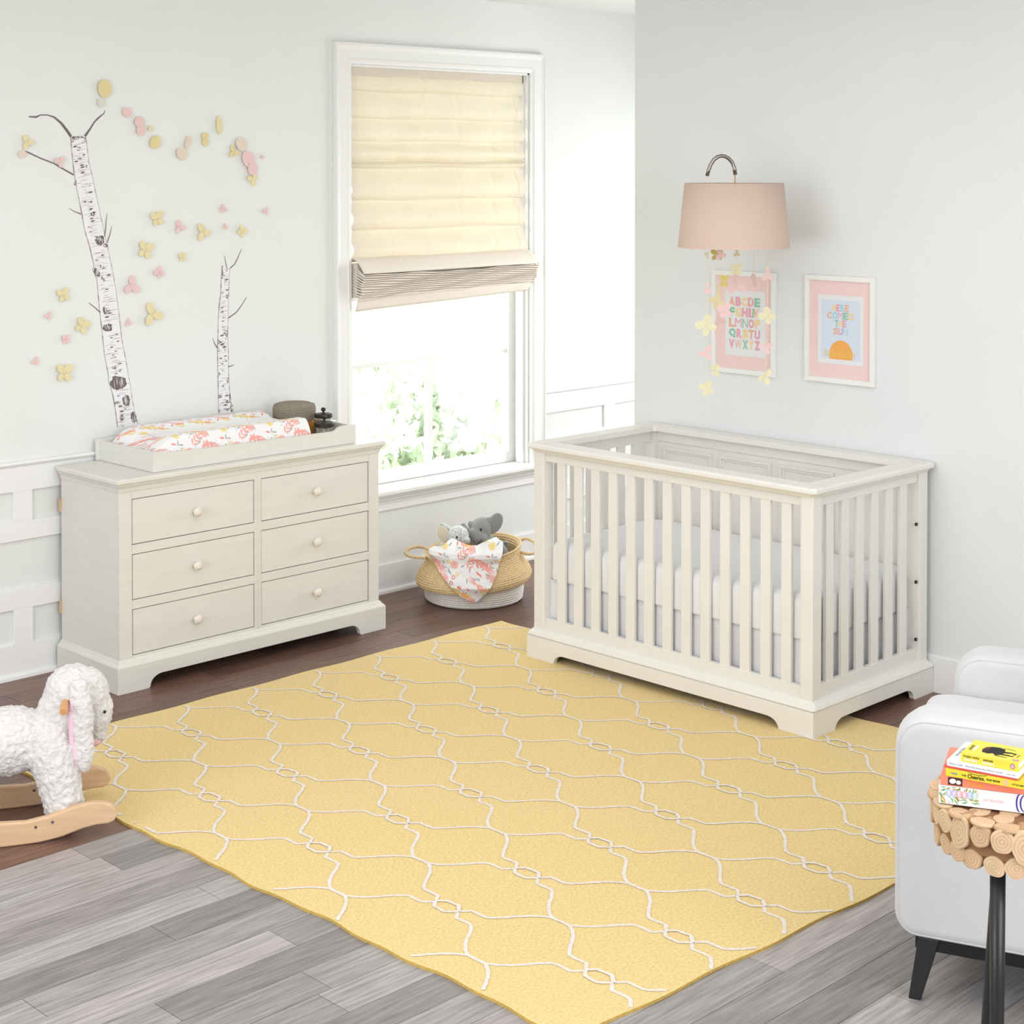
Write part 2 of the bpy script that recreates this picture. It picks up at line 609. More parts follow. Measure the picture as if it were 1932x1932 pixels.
m.build('window_casing', 'trim_white', win)
m = MB()
m.box(WX0, WX0 + 0.012, 0, 0.19, WZ0 - 0.02, WZ1)
m.box(WX1 - 0.012, WX1, 0, 0.19, WZ0, WZ1)
m.box(WX0, WX1, 0, 0.19, WZ1 - 0.012, WZ1)
m.box(WX1 - 0.03, WX1 - 0.012, 0.02, 0.07, WZ0, WZ1)
m.box(WX0 + 0.012, WX0 + 0.03, 0.02, 0.07, WZ0, WZ1)
m.build('window_jamb', 'trim_white', win, bevel=0.002)
m = MB()
GX0, GX1, GZ0, GZ1 = -0.03, 1.066, 0.566, 2.50
m.box(WX0, GX0, 0.09, 0.145, WZ0, WZ1)
m.box(GX1, WX1, 0.09, 0.145, WZ0, WZ1)
m.box(GX0, GX1, 0.09, 0.145, WZ0 + 0.001, GZ0)
m.box(GX0, GX1, 0.09, 0.145, GZ1, WZ1)
m.box(GX0, GX1, 0.085, 0.145, 1.60, 1.65)
m.build('window_sash', 'trim_white', win, bevel=0.004)
m = MB()
m.box(0.513, 0.536, 0.10, 0.14, GZ0, GZ1)
m.box(GX0, GX1, 0.102, 0.138, 1.085, 1.108)
m.box(GX0, GX1, 0.102, 0.138, 2.06, 2.083)
m.build_each('muntin', 'trim_white', win, bevel=0.003)
m = MB()
m.box(GX0 - 0.005, GX1 + 0.005, 0.122, 0.126, GZ0 - 0.005, GZ1 + 0.005)
m.build('pane', 'pane_glass', win)
m = MB()
m.prism([(0.19, WZ0 - 0.03), (-0.055, WZ0 - 0.03), (-0.062, WZ0 - 0.022), (-0.062, WZ0 - 0.008), (-0.055, WZ0), (0.19, WZ0)], 0, WX0 - 0.13, WX1 + 0.13)
m.prism([(0, WZ0 - 0.075), (-0.018, WZ0 - 0.075), (-0.022, WZ0 - 0.062), (-0.03, WZ0 - 0.055), (-0.034, WZ0 - 0.045), (-0.046, WZ0 - 0.036), (-0.048, WZ0 - 0.03), (0, WZ0 - 0.03)], 0, WX0 - 0.11, WX1 + 0.11)
m.build('window_sill', 'trim_white', win, bevel=0.001)

# roman blind in the window
bl = thing('roman_blind', 'cream linen roman blind half lowered in the window', 'window blind', (0.52, 0.02, WZ1))
BX0, BX1 = WX0 + 0.014, WX1 - 0.03
# (z, y) down the cloth
folds = [2.545, 2.43, 2.30, 2.19, 2.10, 2.062, 1.905, 1.763, 1.612]
path = [(2.545, 0.03)]
rb = random.Random(5)
for i in range(len(folds) - 1):
    z0, z1 = folds[i], folds[i + 1]
    bulge = 0.018 + 0.0045 * i
    n = 9
    for k in range(1, n + 1):
        t = k / n
        zz = z0 + (z1 - z0) * t
        yy = 0.03 - bulge * (math.sin(PI * min(1, t * 1.0) ** 1.7) ** 0.8 if t < 1 else 0)
        if t > 0.85:
            yy = 0.03 - bulge * (1 - t) / 0.15 * 0.55
            zz = z1 + (z0 - z1) * 0.02 - (1 - t) * 0.0
        path.append((zz, yy))


def blind_pt(u, z, yy, amp):
    x = BX0 + (BX1 - BX0) * u
    wob = math.sin(u * 9 + z * 23) * 0.35 + math.sin(u * 21 - z * 41) * 0.25 + math.sin(u * 47 + z * 90) * 0.12
    cord = sum(math.exp(-((u - c) / 0.012) ** 2) for c in (0.2, 0.4, 0.6, 0.8))
    return (x, yy + amp * wob * 0.006 + cord * 0.004 * amp, z + amp * 0.003 * math.sin(u * 11 + z * 50))


def blind_sheet(u0, u1, nu, ylift=0):
    q = MB()
    q.grid(lambda a, b: blind_pt(u0 + (u1 - u0) * a, path[min(len(path) - 1, round(b * (len(path) - 1)))][0],
                                 path[min(len(path) - 1, round(b * (len(path) - 1)))][1] + ylift, 1.0), nu, len(path) - 1)
    return q


blind_sheet(0.035, 0.955, 120).build('shade_cloth', 'blind_linen', bl, smooth=True)
q = blind_sheet(-0.005, 0.037, 4, -0.001)
q2 = blind_sheet(0.953, 1.0, 4, -0.001)
q.add(q2.v, q2.f)
q.build_each('side_hem', 'blind_hem', bl, smooth=True)
# gathered pleats at the bottom
m = MB()
NPL = 12
pz = []
for k in range(NPL):
    pz += [(k / NPL, 1.0), ((k + 0.3) / NPL, 1.03), ((k + 0.62) / NPL, 0.84)]
pz.append((1.0, 0.9))


def pleat_pt(u, v):
    i = min(len(pz) - 1, round(v * (len(pz) - 1)))
    t, f_ = pz[i]
    zt = 1.552 + 0.004 * u
    zb_ = 1.428 + 0.036 * u
    k = t * NPL
    z = zt + (zb_ - zt) * t + 0.0035 * math.sin(u * 9 + k * 0.5) + 0.002 * math.sin(u * 27 + k * 1.3) + 0.009 * math.sin(u * PI) * t * 0.6
    y = 0.012 - (0.106 - 0.036 * t) * f_ - 0.004 * math.sin(u * 7 + k) * f_
    return (BX0 + (BX1 - BX0 + 0.012) * u, y, z)


m.grid(pleat_pt, 90, len(pz) - 1)
for uu_ in (0.0, 1.0):                       # fanned cloth edges seen from the side
    for k in range(NPL):
        p = pleat_pt(uu_, min(1, (3 * k) / (len(pz) - 1)))
        m.add([(p[0], p[1], p[2]), (p[0], p[1], p[2] - 0.006), (p[0], 0.018, 1.605 - 0.016 * k), (p[0], 0.018, 1.611 - 0.016 * k)], [(0, 1, 2, 3)])
m.box(BX0 + 0.004, BX1 + 0.006, -0.030, 0.018, 1.44, 1.605)  # added hidden core, blocks light slits between the pleats
m.build('bottom_pleats', 'blind_stack', bl, smooth=False, solid=0.001)
m = MB()
m.grid(lambda u, v: (BX0 + (BX1 - BX0 + 0.012) * u, 0.018 - 0.106 * v ** 0.8 - 0.004 * math.sin(u * 8) * v, 1.632 + 0.004 * u - 0.012 * v - 0.060 * v * v), 60, 8)
m.build('fold_over', 'blind_stack', bl, smooth=True, solid=0.0015)
m = MB()
m.grid(lambda u, v: (BX0 + (BX1 - BX0) * u, -0.048 + 0.024 * v + 0.004 * math.sin(u * 9), 1.452 + 0.012 * u - (0.074 - 0.030 * u) * v), 60, 4)
m.build('hem_band', 'blind_stack', bl, smooth=True, solid=0.0015)
m = MB()
m.box(BX0, BX1 + 0.01, 0.02, 0.05, 2.50, 2.545)
m.build('headrail', 'blind_hem', bl, bevel=0.002)

# garden beyond the window
m = MB()
m.box(-12, 30, 0.6, 40, -1.1, -1.0)
tag(m.build('garden_ground', 'lawn'), kind='structure')


def shrub(name, label, cx_, cy_, cz, rx, ry, rz, n, seed, ml, trunk=None, size=0.075):
    t = thing(name, label, 'shrub' if trunk is None else 'tree', (cx_, cy_, -1.0))
    rg = random.Random(seed)
    q = MB()
    for _ in range(n):
        while True:
            a = Vector((rg.uniform(-1, 1), rg.uniform(-1, 1), rg.uniform(-1, 1)))
            if 0.3 < a.length < 1:
                break
        a *= 0.75 + 0.35 * math.sin(a.x * 9 + seed) * math.sin(a.z * 8)
        c = Vector((cx_ + a.x * rx, cy_ + a.y * ry, cz + a.z * rz))
        s_ = size * rg.uniform(0.6, 1.2)
        M_ = Euler((rg.uniform(0, 6), rg.uniform(0, 6), rg.uniform(0, 6))).to_matrix()
        q.add([c + M_ @ Vector(p) for p in ((-s_, 0, 0), (-s_ * 0.3, s_ * 0.42, 0.01), (s_ * 0.5, s_ * 0.34, 0.01), (s_, 0, 0), (s_ * 0.5, -s_ * 0.34, 0.01), (-s_ * 0.3, -s_ * 0.42, 0.01))],
              [(0, 1, 2, 3, 4, 5)], rg.randint(0, 1))
    q.build('foliage', ml, t)
    q = MB()
    for k in range(5 if trunk is None else 1):
        tr = trunk or 0.03
        q.tube([(cx_ + rg.uniform(-0.1, 0.1) * (trunk is None), cy_, -1.0), (cx_ + rg.uniform(-0.3, 0.3) * (trunk is None), cy_, cz - rz * 0.3), (cx_ + rg.uniform(-0.3, 0.3), cy_, cz + rz * 0.6)], [tr, tr * 0.8, tr * 0.3])
    q.build('trunk' if trunk else 'stem', 'bark', t)


shrub('garden_shrub', 'green leafy shrub with glare-paled leaves outside the lower left window panes', 1.75, 3.0, 0.0, 1.0, 0.8, 0.95, 3200, 1, ['leaf_glare_pale', 'leaf_glare_light'])
shrub('garden_shrub', 'broad shrub with glare-paled leaves outside, filling the lower right window panes', 3.95, 3.9, -0.1, 1.05, 0.8, 0.95, 3200, 2, ['leaf_glare_pale', 'leaf_glare_light'])
shrub('garden_tree', 'loose tree far outside, leaves paled for glare, faint above the shrubs through the window', 5.2, 7.5, 0.15, 3.0, 1.5, 1.15, 4200, 3, ['leaf_glare_light', 'leaf_glare_light'], trunk=0.16, size=0.1)

# ------------------------------------------------------------------ rug with its lattice
rug = MB()
RC = [(-2.352, -0.785), (0.155, -0.785), (0.165, -3.655), (-2.30, -3.545)]     # corners


def rugpt(u, v, z=0.008):
    a = Vector(RC[0]).lerp(Vector(RC[1]), u)
    b = Vector(RC[3]).lerp(Vector(RC[2]), u)
    p = a.lerp(b, v)
    e = 0.006 * math.sin(v * 31) + 0.004 * math.sin(v * 77)
    p.x += e * (1 if u < 0.5 else -1) * abs(2 * u - 1) ** 8
    p.y += 0.005 * math.sin(u * 37) * abs(2 * v - 1) ** 8
    return (p.x, p.y, z)


rug.grid(lambda u, v: rugpt(u, v), 120, 120)
o_ = len(rug.v)
rim = [rugpt(i / 120, 0, 0) for i in range(121)] + [rugpt(1, i / 120, 0) for i in range(1, 121)] + [rugpt(1 - i / 120, 1, 0) for i in range(1, 121)] + [rugpt(0, 1 - i / 120, 0) for i in range(1, 120)]
rt = [(p[0], p[1], 0.008) for p in rim]
n = len(rim)
rug.add(rim + rt, [(i, (i + 1) % n, n + (i + 1) % n, n + i) for i in range(n)], 2)
Q1 = [(0.0, 0.049), (0.024, 0.026), (0.027, -0.02), (0.0, -0.049)]                                # ring of the link (right side)
Q2 = [(0.004, 0.049), (0.030, 0.070), (0.029, 0.122), (0.034, 0.136), (0.062, 0.161), (0.090, 0.180), (0.118, 0.202), (0.142, 0.228), (0.157, 0.252), (0.1585, 0.287)]    # link to the touching point
rj = random.Random(11)


def inside(x_, y_):
    if not (-2.352 + 0.0188 * (-0.785 - y_) + 0.015 < x_ < 0.142 and y_ < -0.80):
        return False
    yb = -3.545 + (x_ + 2.30) / 2.465 * (-0.11)
    return y_ > yb + 0.006


def stroke(pts, wdt, z):
    fine = []
    for a, b in zip(pts[:-1], pts[1:]):
        L_ = math.dist(a, b)
        k = max(1, int(L_ / 0.007))
        for i in range(k):
            fine.append((a[0] + (b[0] - a[0]) * i / k, a[1] + (b[1] - a[1]) * i / k))
    fine.append(pts[-1])
    P_, okf = [], []
    for i, p in enumerate(fine):
        a, b = fine[max(0, i - 1)], fine[min(len(fine) - 1, i + 1)]
        dx, dy = b[0] - a[0], b[1] - a[1]
        l = math.hypot(dx, dy) or 1
        nx, ny = -dy / l, dx / l
        j1, j2 = rj.uniform(0.75, 1.2) * wdt / 2, rj.uniform(0.75, 1.2) * wdt / 2
        P_ += [(p[0] + nx * j1, p[1] + ny * j1, z), (p[0] - nx * j2, p[1] - ny * j2, z)]
        okf.append(inside(*p))
    fs = [(2 * i, 2 * i + 1, 2 * i + 3, 2 * i + 2) for i in range(len(fine) - 1) if okf[i] and okf[i + 1]]
    rug.add(P_, fs, 1)


for kx in range(-2, 9):
    for ky in range(-1, 7):
        cx_, cy_ = -2.030 + 0.3165 * kx, -1.086 - 0.5745 * ky
        for sx in (-1, 1):
            stroke([(cx_ + sx * a, cy_ + b) for a, b in Q1], 0.0115, 0.0100 + 0.0002 * sx)
            for sy in (-1, 1):
                stroke([(cx_ + sx * a, cy_ + sy * b) for a, b in Q2], 0.0115, 0.0090 + 0.0003 * (sx > 0) + 0.00015 * (ky % 2) + 0.00007 * (sy > 0))
r_ = rug.build('area_rug', ['rug_yellow', 'rug_line', 'rug_edge'])
tag(r_, 'large flat woven yellow area rug with an off-white lattice pattern', 'rug')

# ------------------------------------------------------------------ dresser
DX0, DX1, DYF, DYB, DZ = -1.658, -0.287, -0.500, -0.035, 0.8438
dr = thing('dresser', 'wide off-white six-drawer dresser with round knobs, below the birch decals', 'dresser', ((DX0 + DX1) / 2, -0.26, 0))
m = MB()
BXa, BXb, BYf = DX0 + 0.022, DX1 - 0.022, DYF + 0.022        # case
ZC0, ZC1 = 0.115, 0.80
m.box(BXa, BXa + 0.018, BYf + 0.0205, DYB, ZC0, ZC1)          # sides
m.box(BXb - 0.018, BXb, BYf + 0.0205, DYB, ZC0, ZC1)
m.box(BXa + 0.018, BXb - 0.018, DYB - 0.012, DYB, ZC0, ZC1)
m.box(BXa + 0.018, BXb - 0.018, BYf + 0.03, DYB - 0.012, ZC0, ZC0 + 0.02)
DRX = [(-1.575, -0.9905), (-0.9497, -0.3695)]
DRZ = [(0.579, 0.7555), (0.3595, 0.536), (0.140, 0.3175)]
# face frame made of stiles and rails
m.box(BXa, DRX[0][0] - 0.004, BYf, BYf + 0.02, ZC0, ZC1)
m.box(DRX[1][1] + 0.004, BXb, BYf, BYf + 0.02, ZC0, ZC1)
m.box(DRX[0][1] + 0.003, DRX[1][0] - 0.003, BYf, BYf + 0.02, ZC0, ZC1)
for z0, z1 in ((DRZ[0][1] + 0.003, ZC1), (DRZ[1][1] + 0.003, DRZ[0][0] - 0.003), (DRZ[2][1] + 0.003, DRZ[1][0] - 0.003), (ZC0, DRZ[2][0] - 0.003)):
    m.box(DRX[0][0] - 0.004, DRX[0][1] + 0.003, BYf + 0.0004, BYf + 0.02, z0, z1)
    m.box(DRX[1][0] - 0.003, DRX[1][1] + 0.004, BYf + 0.0004, BYf + 0.02, z0, z1)
m.build('cabinet_case', 'cream_paint', dr, bevel=0.0015)
m = MB()        # raised beads beside the drawers
for xx in (DRX[0][0] - 0.010, DRX[1][1] + 0.006, DRX[0][1] + 0.010, DRX[1][0] - 0.014):
    m.box(xx, xx + 0.004, BYf - 0.0025, BYf + 0.001, 0.128, 0.785)
m.build_each('bead_trim', 'cream_paint', dr, bevel=0.0012)
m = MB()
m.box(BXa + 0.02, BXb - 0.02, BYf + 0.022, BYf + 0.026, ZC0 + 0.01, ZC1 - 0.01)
m.build('gap_shade_sheet', 'gap_shade_dark', dr)  # added dark sheet, stands in for shade in the drawer gaps
m = MB()        # top board and moulding


def ring_profile(mb, prof, x0, x1, yf, yb, mi=0):
    """mouldings running round left, front, right; prof = (out, z)"""
    n_ = len(prof)
    vs = []
    for o2, z in prof:
        vs += [(x0 - o2, yb, z), (x0 - o2, yf - o2, z), (x1 + o2, yf - o2, z), (x1 + o2, yb, z)]
    fs = []
    for k in range(n_ - 1):
        for j in range(3):
            fs.append((k * 4 + j, k * 4 + j + 1, (k + 1) * 4 + j + 1, (k + 1) * 4 + j))
        fs.append((k * 4 + 3, k * 4, (k + 1) * 4, (k + 1) * 4 + 3))
    fs.append((0, 1, 2, 3))
    fs.append(tuple((n_ - 1) * 4 + j for j in (3, 2, 1, 0)))
    mb.add(vs, fs, mi)


ring_profile(m, [(-0.001, 0.790), (0.003, 0.790), (0.004, 0.797), (0.006, 0.806), (0.012, 0.815), (0.014, 0.818), (0.014, 0.821), (0.020, 0.824), (0.022, 0.828), (0.022, 0.839), (0.019, DZ), (-0.001, DZ)], BXa, BXb, BYf, DYB)
m.build('top_board', 'cream_paint', dr, bevel=0.001)
m = MB()        # plinth with cut-out feet
ring_profile(m, [(-0.001, 0.100), (0.022, 0.100), (0.022, 0.103), (0.018, 0.110), (0.010, 0.116), (0.008, 0.122), (0.003, 0.127), (-0.001, 0.127)], BXa, BXb, BYf, DYB)


def arch(x0, x1, L_, H_, top):
    """front apron outline: feet at both ends, curved brackets, flat middle"""
    pts = [(x0, 0), (x0 + L_, 0)]
    for k in range(7):
        a = PI / 2 * k / 6
        pts.append((x0 + L_ + 0.006 + 0.055 * (1 - math.cos(a)), H_ * (0.15 + 0.85 * math.sin(a))))
    pts2 = [(x1 - (p[0] - x0), p[1]) for p in pts[::-1]]
    return pts + pts2 + [(x1, top), (x0, top)]


m.prism(arch(DX0, DX1, 0.142, 0.05, 0.101), 1, DYF, DYF + 0.022)
m.prism(arch(DYF + 0.0005, DYB, 0.10, 0.05, 0.1005), 0, DX0 + 0.0003, DX0 + 0.02)
m.prism(arch(DYF + 0.0005, DYB, 0.10, 0.05, 0.1005), 0, DX1 - 0.02, DX1 - 0.0003)
m.build('plinth', 'cream_paint', dr, bevel=0.0012)
m = MB()
for z in (0.235, 0.655):
    m.box(BXa - 0.006, BXa + 0.03, DYB - 0.004, DYB + 0.008, z, z + 0.05)
m.build_each('rear_block', 'raw_pine', dr)
for (x0, x1), kx in ((DRX[0], -1.2835), (DRX[1], -0.669)):
    for (z0, z1) in DRZ:
        d = MB()
        d.box(x0, x1, BYf + 0.003, BYf + 0.021, z0, z1)
        d.box(x0 + 0.02, x1 - 0.02, BYf + 0.021, DYB - 0.06, z0 + 0.01, z1 - 0.03)
        do = d.build('drawer', 'cream_paint', dr, bevel=0.0015)
        kz = (z0 + z1) / 2 + 0.001
        prof = [(0.0, 0.0), (0.011, 0.0), (0.010, 0.008), (0.008, 0.013), (0.012, 0.017), (0.0185, 0.021), (0.0195, 0.026), (0.0175, 0.030), (0.014, 0.031), (0.0135, 0.0335), (0.008, 0.035), (0.0, 0.0355)]
        k_ = MB()
        k_.lathe(prof, n=32)
        k_.v = [(kx + a, BYf + 0.003 - c, kz + b) for a, b, c in k_.v]
        ko = k_.build('knob', 'knob_cream', do, smooth=True)

# ------------------------------------------------------------------ floral print (used by the pad cover and the blanket)
PINK, YEL, GRY, RED, DOT, ORG, WHT = [np.array(lin(c)) for c in ((246, 176, 166), (242, 212, 120), (176, 182, 188), (240, 138, 126), (62, 52, 92), (246, 182, 90), (246, 245, 246))]
TILE = 0.235


def build_motifs():
    M_ = []
    g = random.Random(21)

    def leaf(x, y, a, l, b, c):
        M_.append(('leaf', x, y, a, l, b, c))

    def sprig(x, y, a, c, n=4, s=1.0):
        dx, dy = math.cos(a), math.sin(a)
        for i in range(n):
            px_, py_ = x + dx * 0.017 * s * i, y + dy * 0.017 * s * i
            for sg in (-1, 1):
                b = a + sg * 0.75
                leaf(px_ + math.cos(b) * 0.014 * s, py_ + math.sin(b) * 0.014 * s, b, 0.0145 * s, 0.0042 * s, c)
        leaf(x + dx * 0.017 * s * n, y + dy * 0.017 * s * n, a, 0.012 * s, 0.004 * s, c)

    def bird(x, y, a, c, tc, s=1.0):
        dx, dy = math.cos(a), math.sin(a)
        leaf(x, y, a, 0.030 * s, 0.0125 * s, c)
        leaf(x - dx * 0.030 * s + dy * 0.008 * s, y - dy * 0.030 * s - dx * 0.008 * s, a - 0.75, 0.015 * s, 0.0055 * s, c)
        M_.append(('disc', x - dx * 0.038 * s + dy * 0.018 * s, y - dy * 0.038 * s - dx * 0.018 * s, 0.0062 * s, c))
        for k in range(4):
            b = a + (k - 1.5) * 0.10
            leaf(x + math.cos(b) * 0.054 * s, y + math.sin(b) * 0.054 * s, b, 0.032 * s, 0.0021 * s, tc)
        M_.append(('arc', x, y, 0.0065 * s, 0.0010, WHT))

    bird(0.055, 0.055, -0.7, PINK, PINK, 1.15)
    bird(0.175, 0.165, -0.5, YEL, ORG, 1.0)
    bird(0.06, 0.18, 2.5, PINK, PINK, 0.9)
    for x, y, r, c in ((0.165, 0.045, 0.021, PINK), (0.115, 0.125, 0.018, YEL), (0.015, 0.115, 0.018, PINK), (0.12, 0.215, 0.018, PINK)):
        M_.append(('rose', x, y, r, c))
    sprig(0.185, 0.075, 0.8, PINK, 3)
    sprig(0.11, 0.02, 2.6, PINK, 3)
    sprig(0.0, 0.03, 1.2, PINK, 3)
    sprig(0.09, 0.145, 2.2, YEL, 2)
    sprig(0.215, 0.125, 1.7, PINK, 2)
    for k in range(34):
        x, y, a = g.random() * TILE, g.random() * TILE, g.random() * 6.3
        leaf(x, y, a, 0.0125, 0.0035, GRY if k % 3 else RED)
    for k in range(14):
        x, y = g.random() * TILE, g.random() * TILE
        for j in range(3):
            M_.append(('disc', x + 0.006 * math.cos(j * 2.1), y + 0.006 * math.sin(j * 2.1), 0.0014, DOT))
    for k in range(6):
        M_.append(('arc', g.random() * TILE, g.random() * TILE, 0.007, 0.0022, RED if k % 2 else YEL))
    return M_


MOTIFS = build_motifs()


def floral(U, V):
    U = np.mod(np.asarray(U, float), TILE)
    V = np.mod(np.asarray(V, float), TILE)
    out = np.tile(WHT, (len(U), 1))
    used = np.zeros(len(U), bool)
    for q in MOTIFS:
        x, y = q[1], q[2]
        dx = (U - x + TILE / 2) % TILE - TILE / 2
        dy = (V - y + TILE / 2) % TILE - TILE / 2
        if q[0] == 'leaf':
            _, _, _, a, l, b, c = q
            p = dx * math.cos(a) + dy * math.sin(a)
            r = -dx * math.sin(a) + dy * math.cos(a)
            k = (np.abs(p) < l) & (np.abs(r) < b * (1 - (p / l) ** 2))
        elif q[0] == 'disc':
            c = q[4]
            k = dx ** 2 + dy ** 2 < q[3] ** 2
        elif q[0] == 'rose':
            c = q[4]
            rr_ = np.hypot(dx, dy)
            th = np.arctan2(dy, dx)
            k = (rr_ < q[3] * (0.93 + 0.07 * np.cos(16 * th))) & ~((np.cos(16 * th + rr_ / q[3] * 4) > 0.72) & (rr_ > 0.3 * q[3]))
        else:
            c = q[5]
            rr_ = np.hypot(dx, dy)
            k = (np.abs(rr_ - q[3]) < q[4])
        ov = q[0] == 'arc' and q[5] is WHT
        k = k & (used if ov else ~used)
        out[k] = c
        used |= k
    return np.concatenate([out, np.ones((len(U), 1))], 1)


# ------------------------------------------------------------------ changing tray, pad and things on the dresser
TX0, TX1, TYF, TYB = -1.462, -0.428, -0.452, -0.03
tr = thing('changing_tray', 'open off-white wooden changing tray on top of the dresser', 'tray', ((TX0 + TX1) / 2, -0.24, DZ))
m = MB()
m.prism([(TX0, DZ + 0.001), (TX1, DZ + 0.001), (TX1, 0.926), (TX1 - 0.07, 0.926), (TX1 - 0.088, 0.922), (TX1 - 0.105, 0.911), (TX1 - 0.125, 0.908),
         (TX0 + 0.09, 0.915), (TX0 + 0.075, 0.918), (TX0 + 0.065, 0.926), (TX0, 0.926)], 1, TYF, TYF + 0.016)
m.build('front_board', 'cream_paint', tr, bevel=0.001)
m = MB()
m.box(TX0 - 0.012, TX1 + 0.012, TYB - 0.016, TYB, DZ + 0.001, 0.932)
m.build('back_board', 'cream_paint', tr, bevel=0.001)
m = MB()
m.box(TX0, TX0 + 0.016, TYF + 0.016, TYB - 0.016, DZ + 0.001, 0.926)
m.box(TX1 - 0.016, TX1, TYF + 0.016, TYB - 0.016, DZ + 0.001, 0.926)
m.build_each('side_board', 'cream_paint', tr, bevel=0.001)
m = MB()
m.box(TX1, TX1 + 0.011, TYF + 0.002, TYF + 0.03, DZ + 0.001, 0.926)
m.build('end_cleat', 'cream_paint', tr, bevel=0.001)
m = MB()
m.box(TX0 + 0.016, TX1 - 0.016, TYF + 0.016, TYB - 0.016, DZ + 0.001, DZ + 0.012)
m.build('tray_bottom', 'cream_paint', tr)

PX0, PX1, PYF, PYB = -1.444, -0.642, -0.434, -0.05
pad = thing('changing_pad', 'contoured changing pad in a pink and yellow floral cover, lying in the tray', 'changing pad', ((PX0 + PX1) / 2, -0.24, DZ + 0.0125))
NU, NV = 640, 340


def pad_h(u, v):
    """u along, v across"""
    c = abs(v - 0.5) * 2                       # 0 middle .. 1 edges
    h = 0.098 + 0.022 * (0.5 - 0.5 * np.cos(PI * np.clip((c - 0.25) / 0.45, 0, 1)))
    bol = np.clip((1 - c) / 0.16, 0, 1)
    h = h * (1 - (1 - bol) ** 2.4) ** 0.6
    el = np.clip(u / 0.17, 0, 1)
    h = h * (0.30 + 0.70 * (1 - (1 - el) ** 2)) if True else h
    er = np.clip((1 - u) / 0.035, 0, 1)
    h = h * (1 - (1 - er) ** 2.2) ** 0.55
    e0 = np.clip(u / 0.012, 0, 1)
    h = h * (0.35 + 0.65 * e0)
    return h


uu, vv = np.meshgrid(np.linspace(0, 1, NU + 1), (1 - np.cos(PI * np.linspace(0, 1, NV + 1))) / 2)
hh = pad_h(uu, vv)
# rounded plan at the valley ends
XX = PX0 + (PX1 - PX0) * uu - np.clip(uu - 0.9, 0, 1) * 10 * 0.022 * np.cos((vv - 0.5) * 2 * PI * 0.5) ** 2
YY = PYF + (PYB - PYF) * vv
ZZ = DZ + 0.0125 + hh + 0.0008 * np.sin(uu * 60 + vv * 9)
gv = np.stack([XX, YY, ZZ], -1).reshape(-1, 3)
arcl = np.cumsum(np.hypot(np.diff(hh, axis=0, prepend=hh[:1]), np.diff(vv, axis=0, prepend=vv[:1]) * (PYB - PYF)), axis=0)
colp = floral(((XX - PX0) * 1.0).ravel(), arcl.ravel())
cen = ((np.abs(vv - 0.5) < 0.21) & (uu > 0.165)).ravel()
colp[cen, :3] = np.array(lin((246, 245, 243)))
m = MB()
idx = lambda i, j: j * (NU + 1) + i
m.v = [tuple(p) for p in gv]
m.f = [(idx(i, j), idx(i + 1, j), idx(i + 1, j + 1), idx(i, j + 1)) for j in range(NV) for i in range(NU)]
m.m = [0] * len(m.f)
m.build('pad_cover', 'print_cloth', pad, smooth=True, colors=colp)


def coiled(mb, prof, c, n=64, coil=0.008, amp=0.0022, mi=0, tw=0.0, fn=None, rounds=True):
    """lathe along prof with rope-like ridges"""
    pts = []
    for (r0, z0), (r1, z1) in zip(prof[:-1], prof[1:]):
        L_ = math.hypot(r1 - r0, z1 - z0)
        k = max(2, int(L_ / (coil / 6)))
        nx, nz = (z1 - z0) / L_, -(r1 - r0) / L_
        for i in range(k):
            pts.append((r0 + (r1 - r0) * i / k, z0 + (z1 - z0) * i / k, nx, nz))
    pts.append((prof[-1][0], prof[-1][1], nx, nz))
    s = 0
    out = []
    for i, p in enumerate(pts):
        if i:
            s += math.hypot(p[0] - pts[i - 1][0], p[1] - pts[i - 1][1])
        a = amp * (abs(math.sin(PI * s / coil)) - 0.5) * 2
        out.append((max(0.0, p[0] + p[2] * a), p[1] + p[3] * a))
    mb.lathe(out, c, n, mi, fn)


lb = thing('lidded_basket', 'small round woven basket with a grey coiled lid, in the changing tray', 'basket', (-0.545, -0.172, DZ + 0.0125))
m = MB()
coiled(m, [(0.0, 0.0), (0.080, 0.0), (0.086, 0.01), (0.088, 0.10), (0.082, 0.10)], (-0.545, -0.172, DZ + 0.0125), coil=0.007, amp=0.0016)
m.build('basket_body', 'basket_amber', lb, smooth=True)
m = MB()
coiled(m, [(0.088, 0.080), (0.094, 0.080), (0.096, 0.125), (0.092, 0.142), (0.07, 0.150), (0.0, 0.154)], (-0.545, -0.172, DZ + 0.0125), coil=0.0075, amp=0.002)
m.build('lid', 'basket_grey', lb, smooth=True)


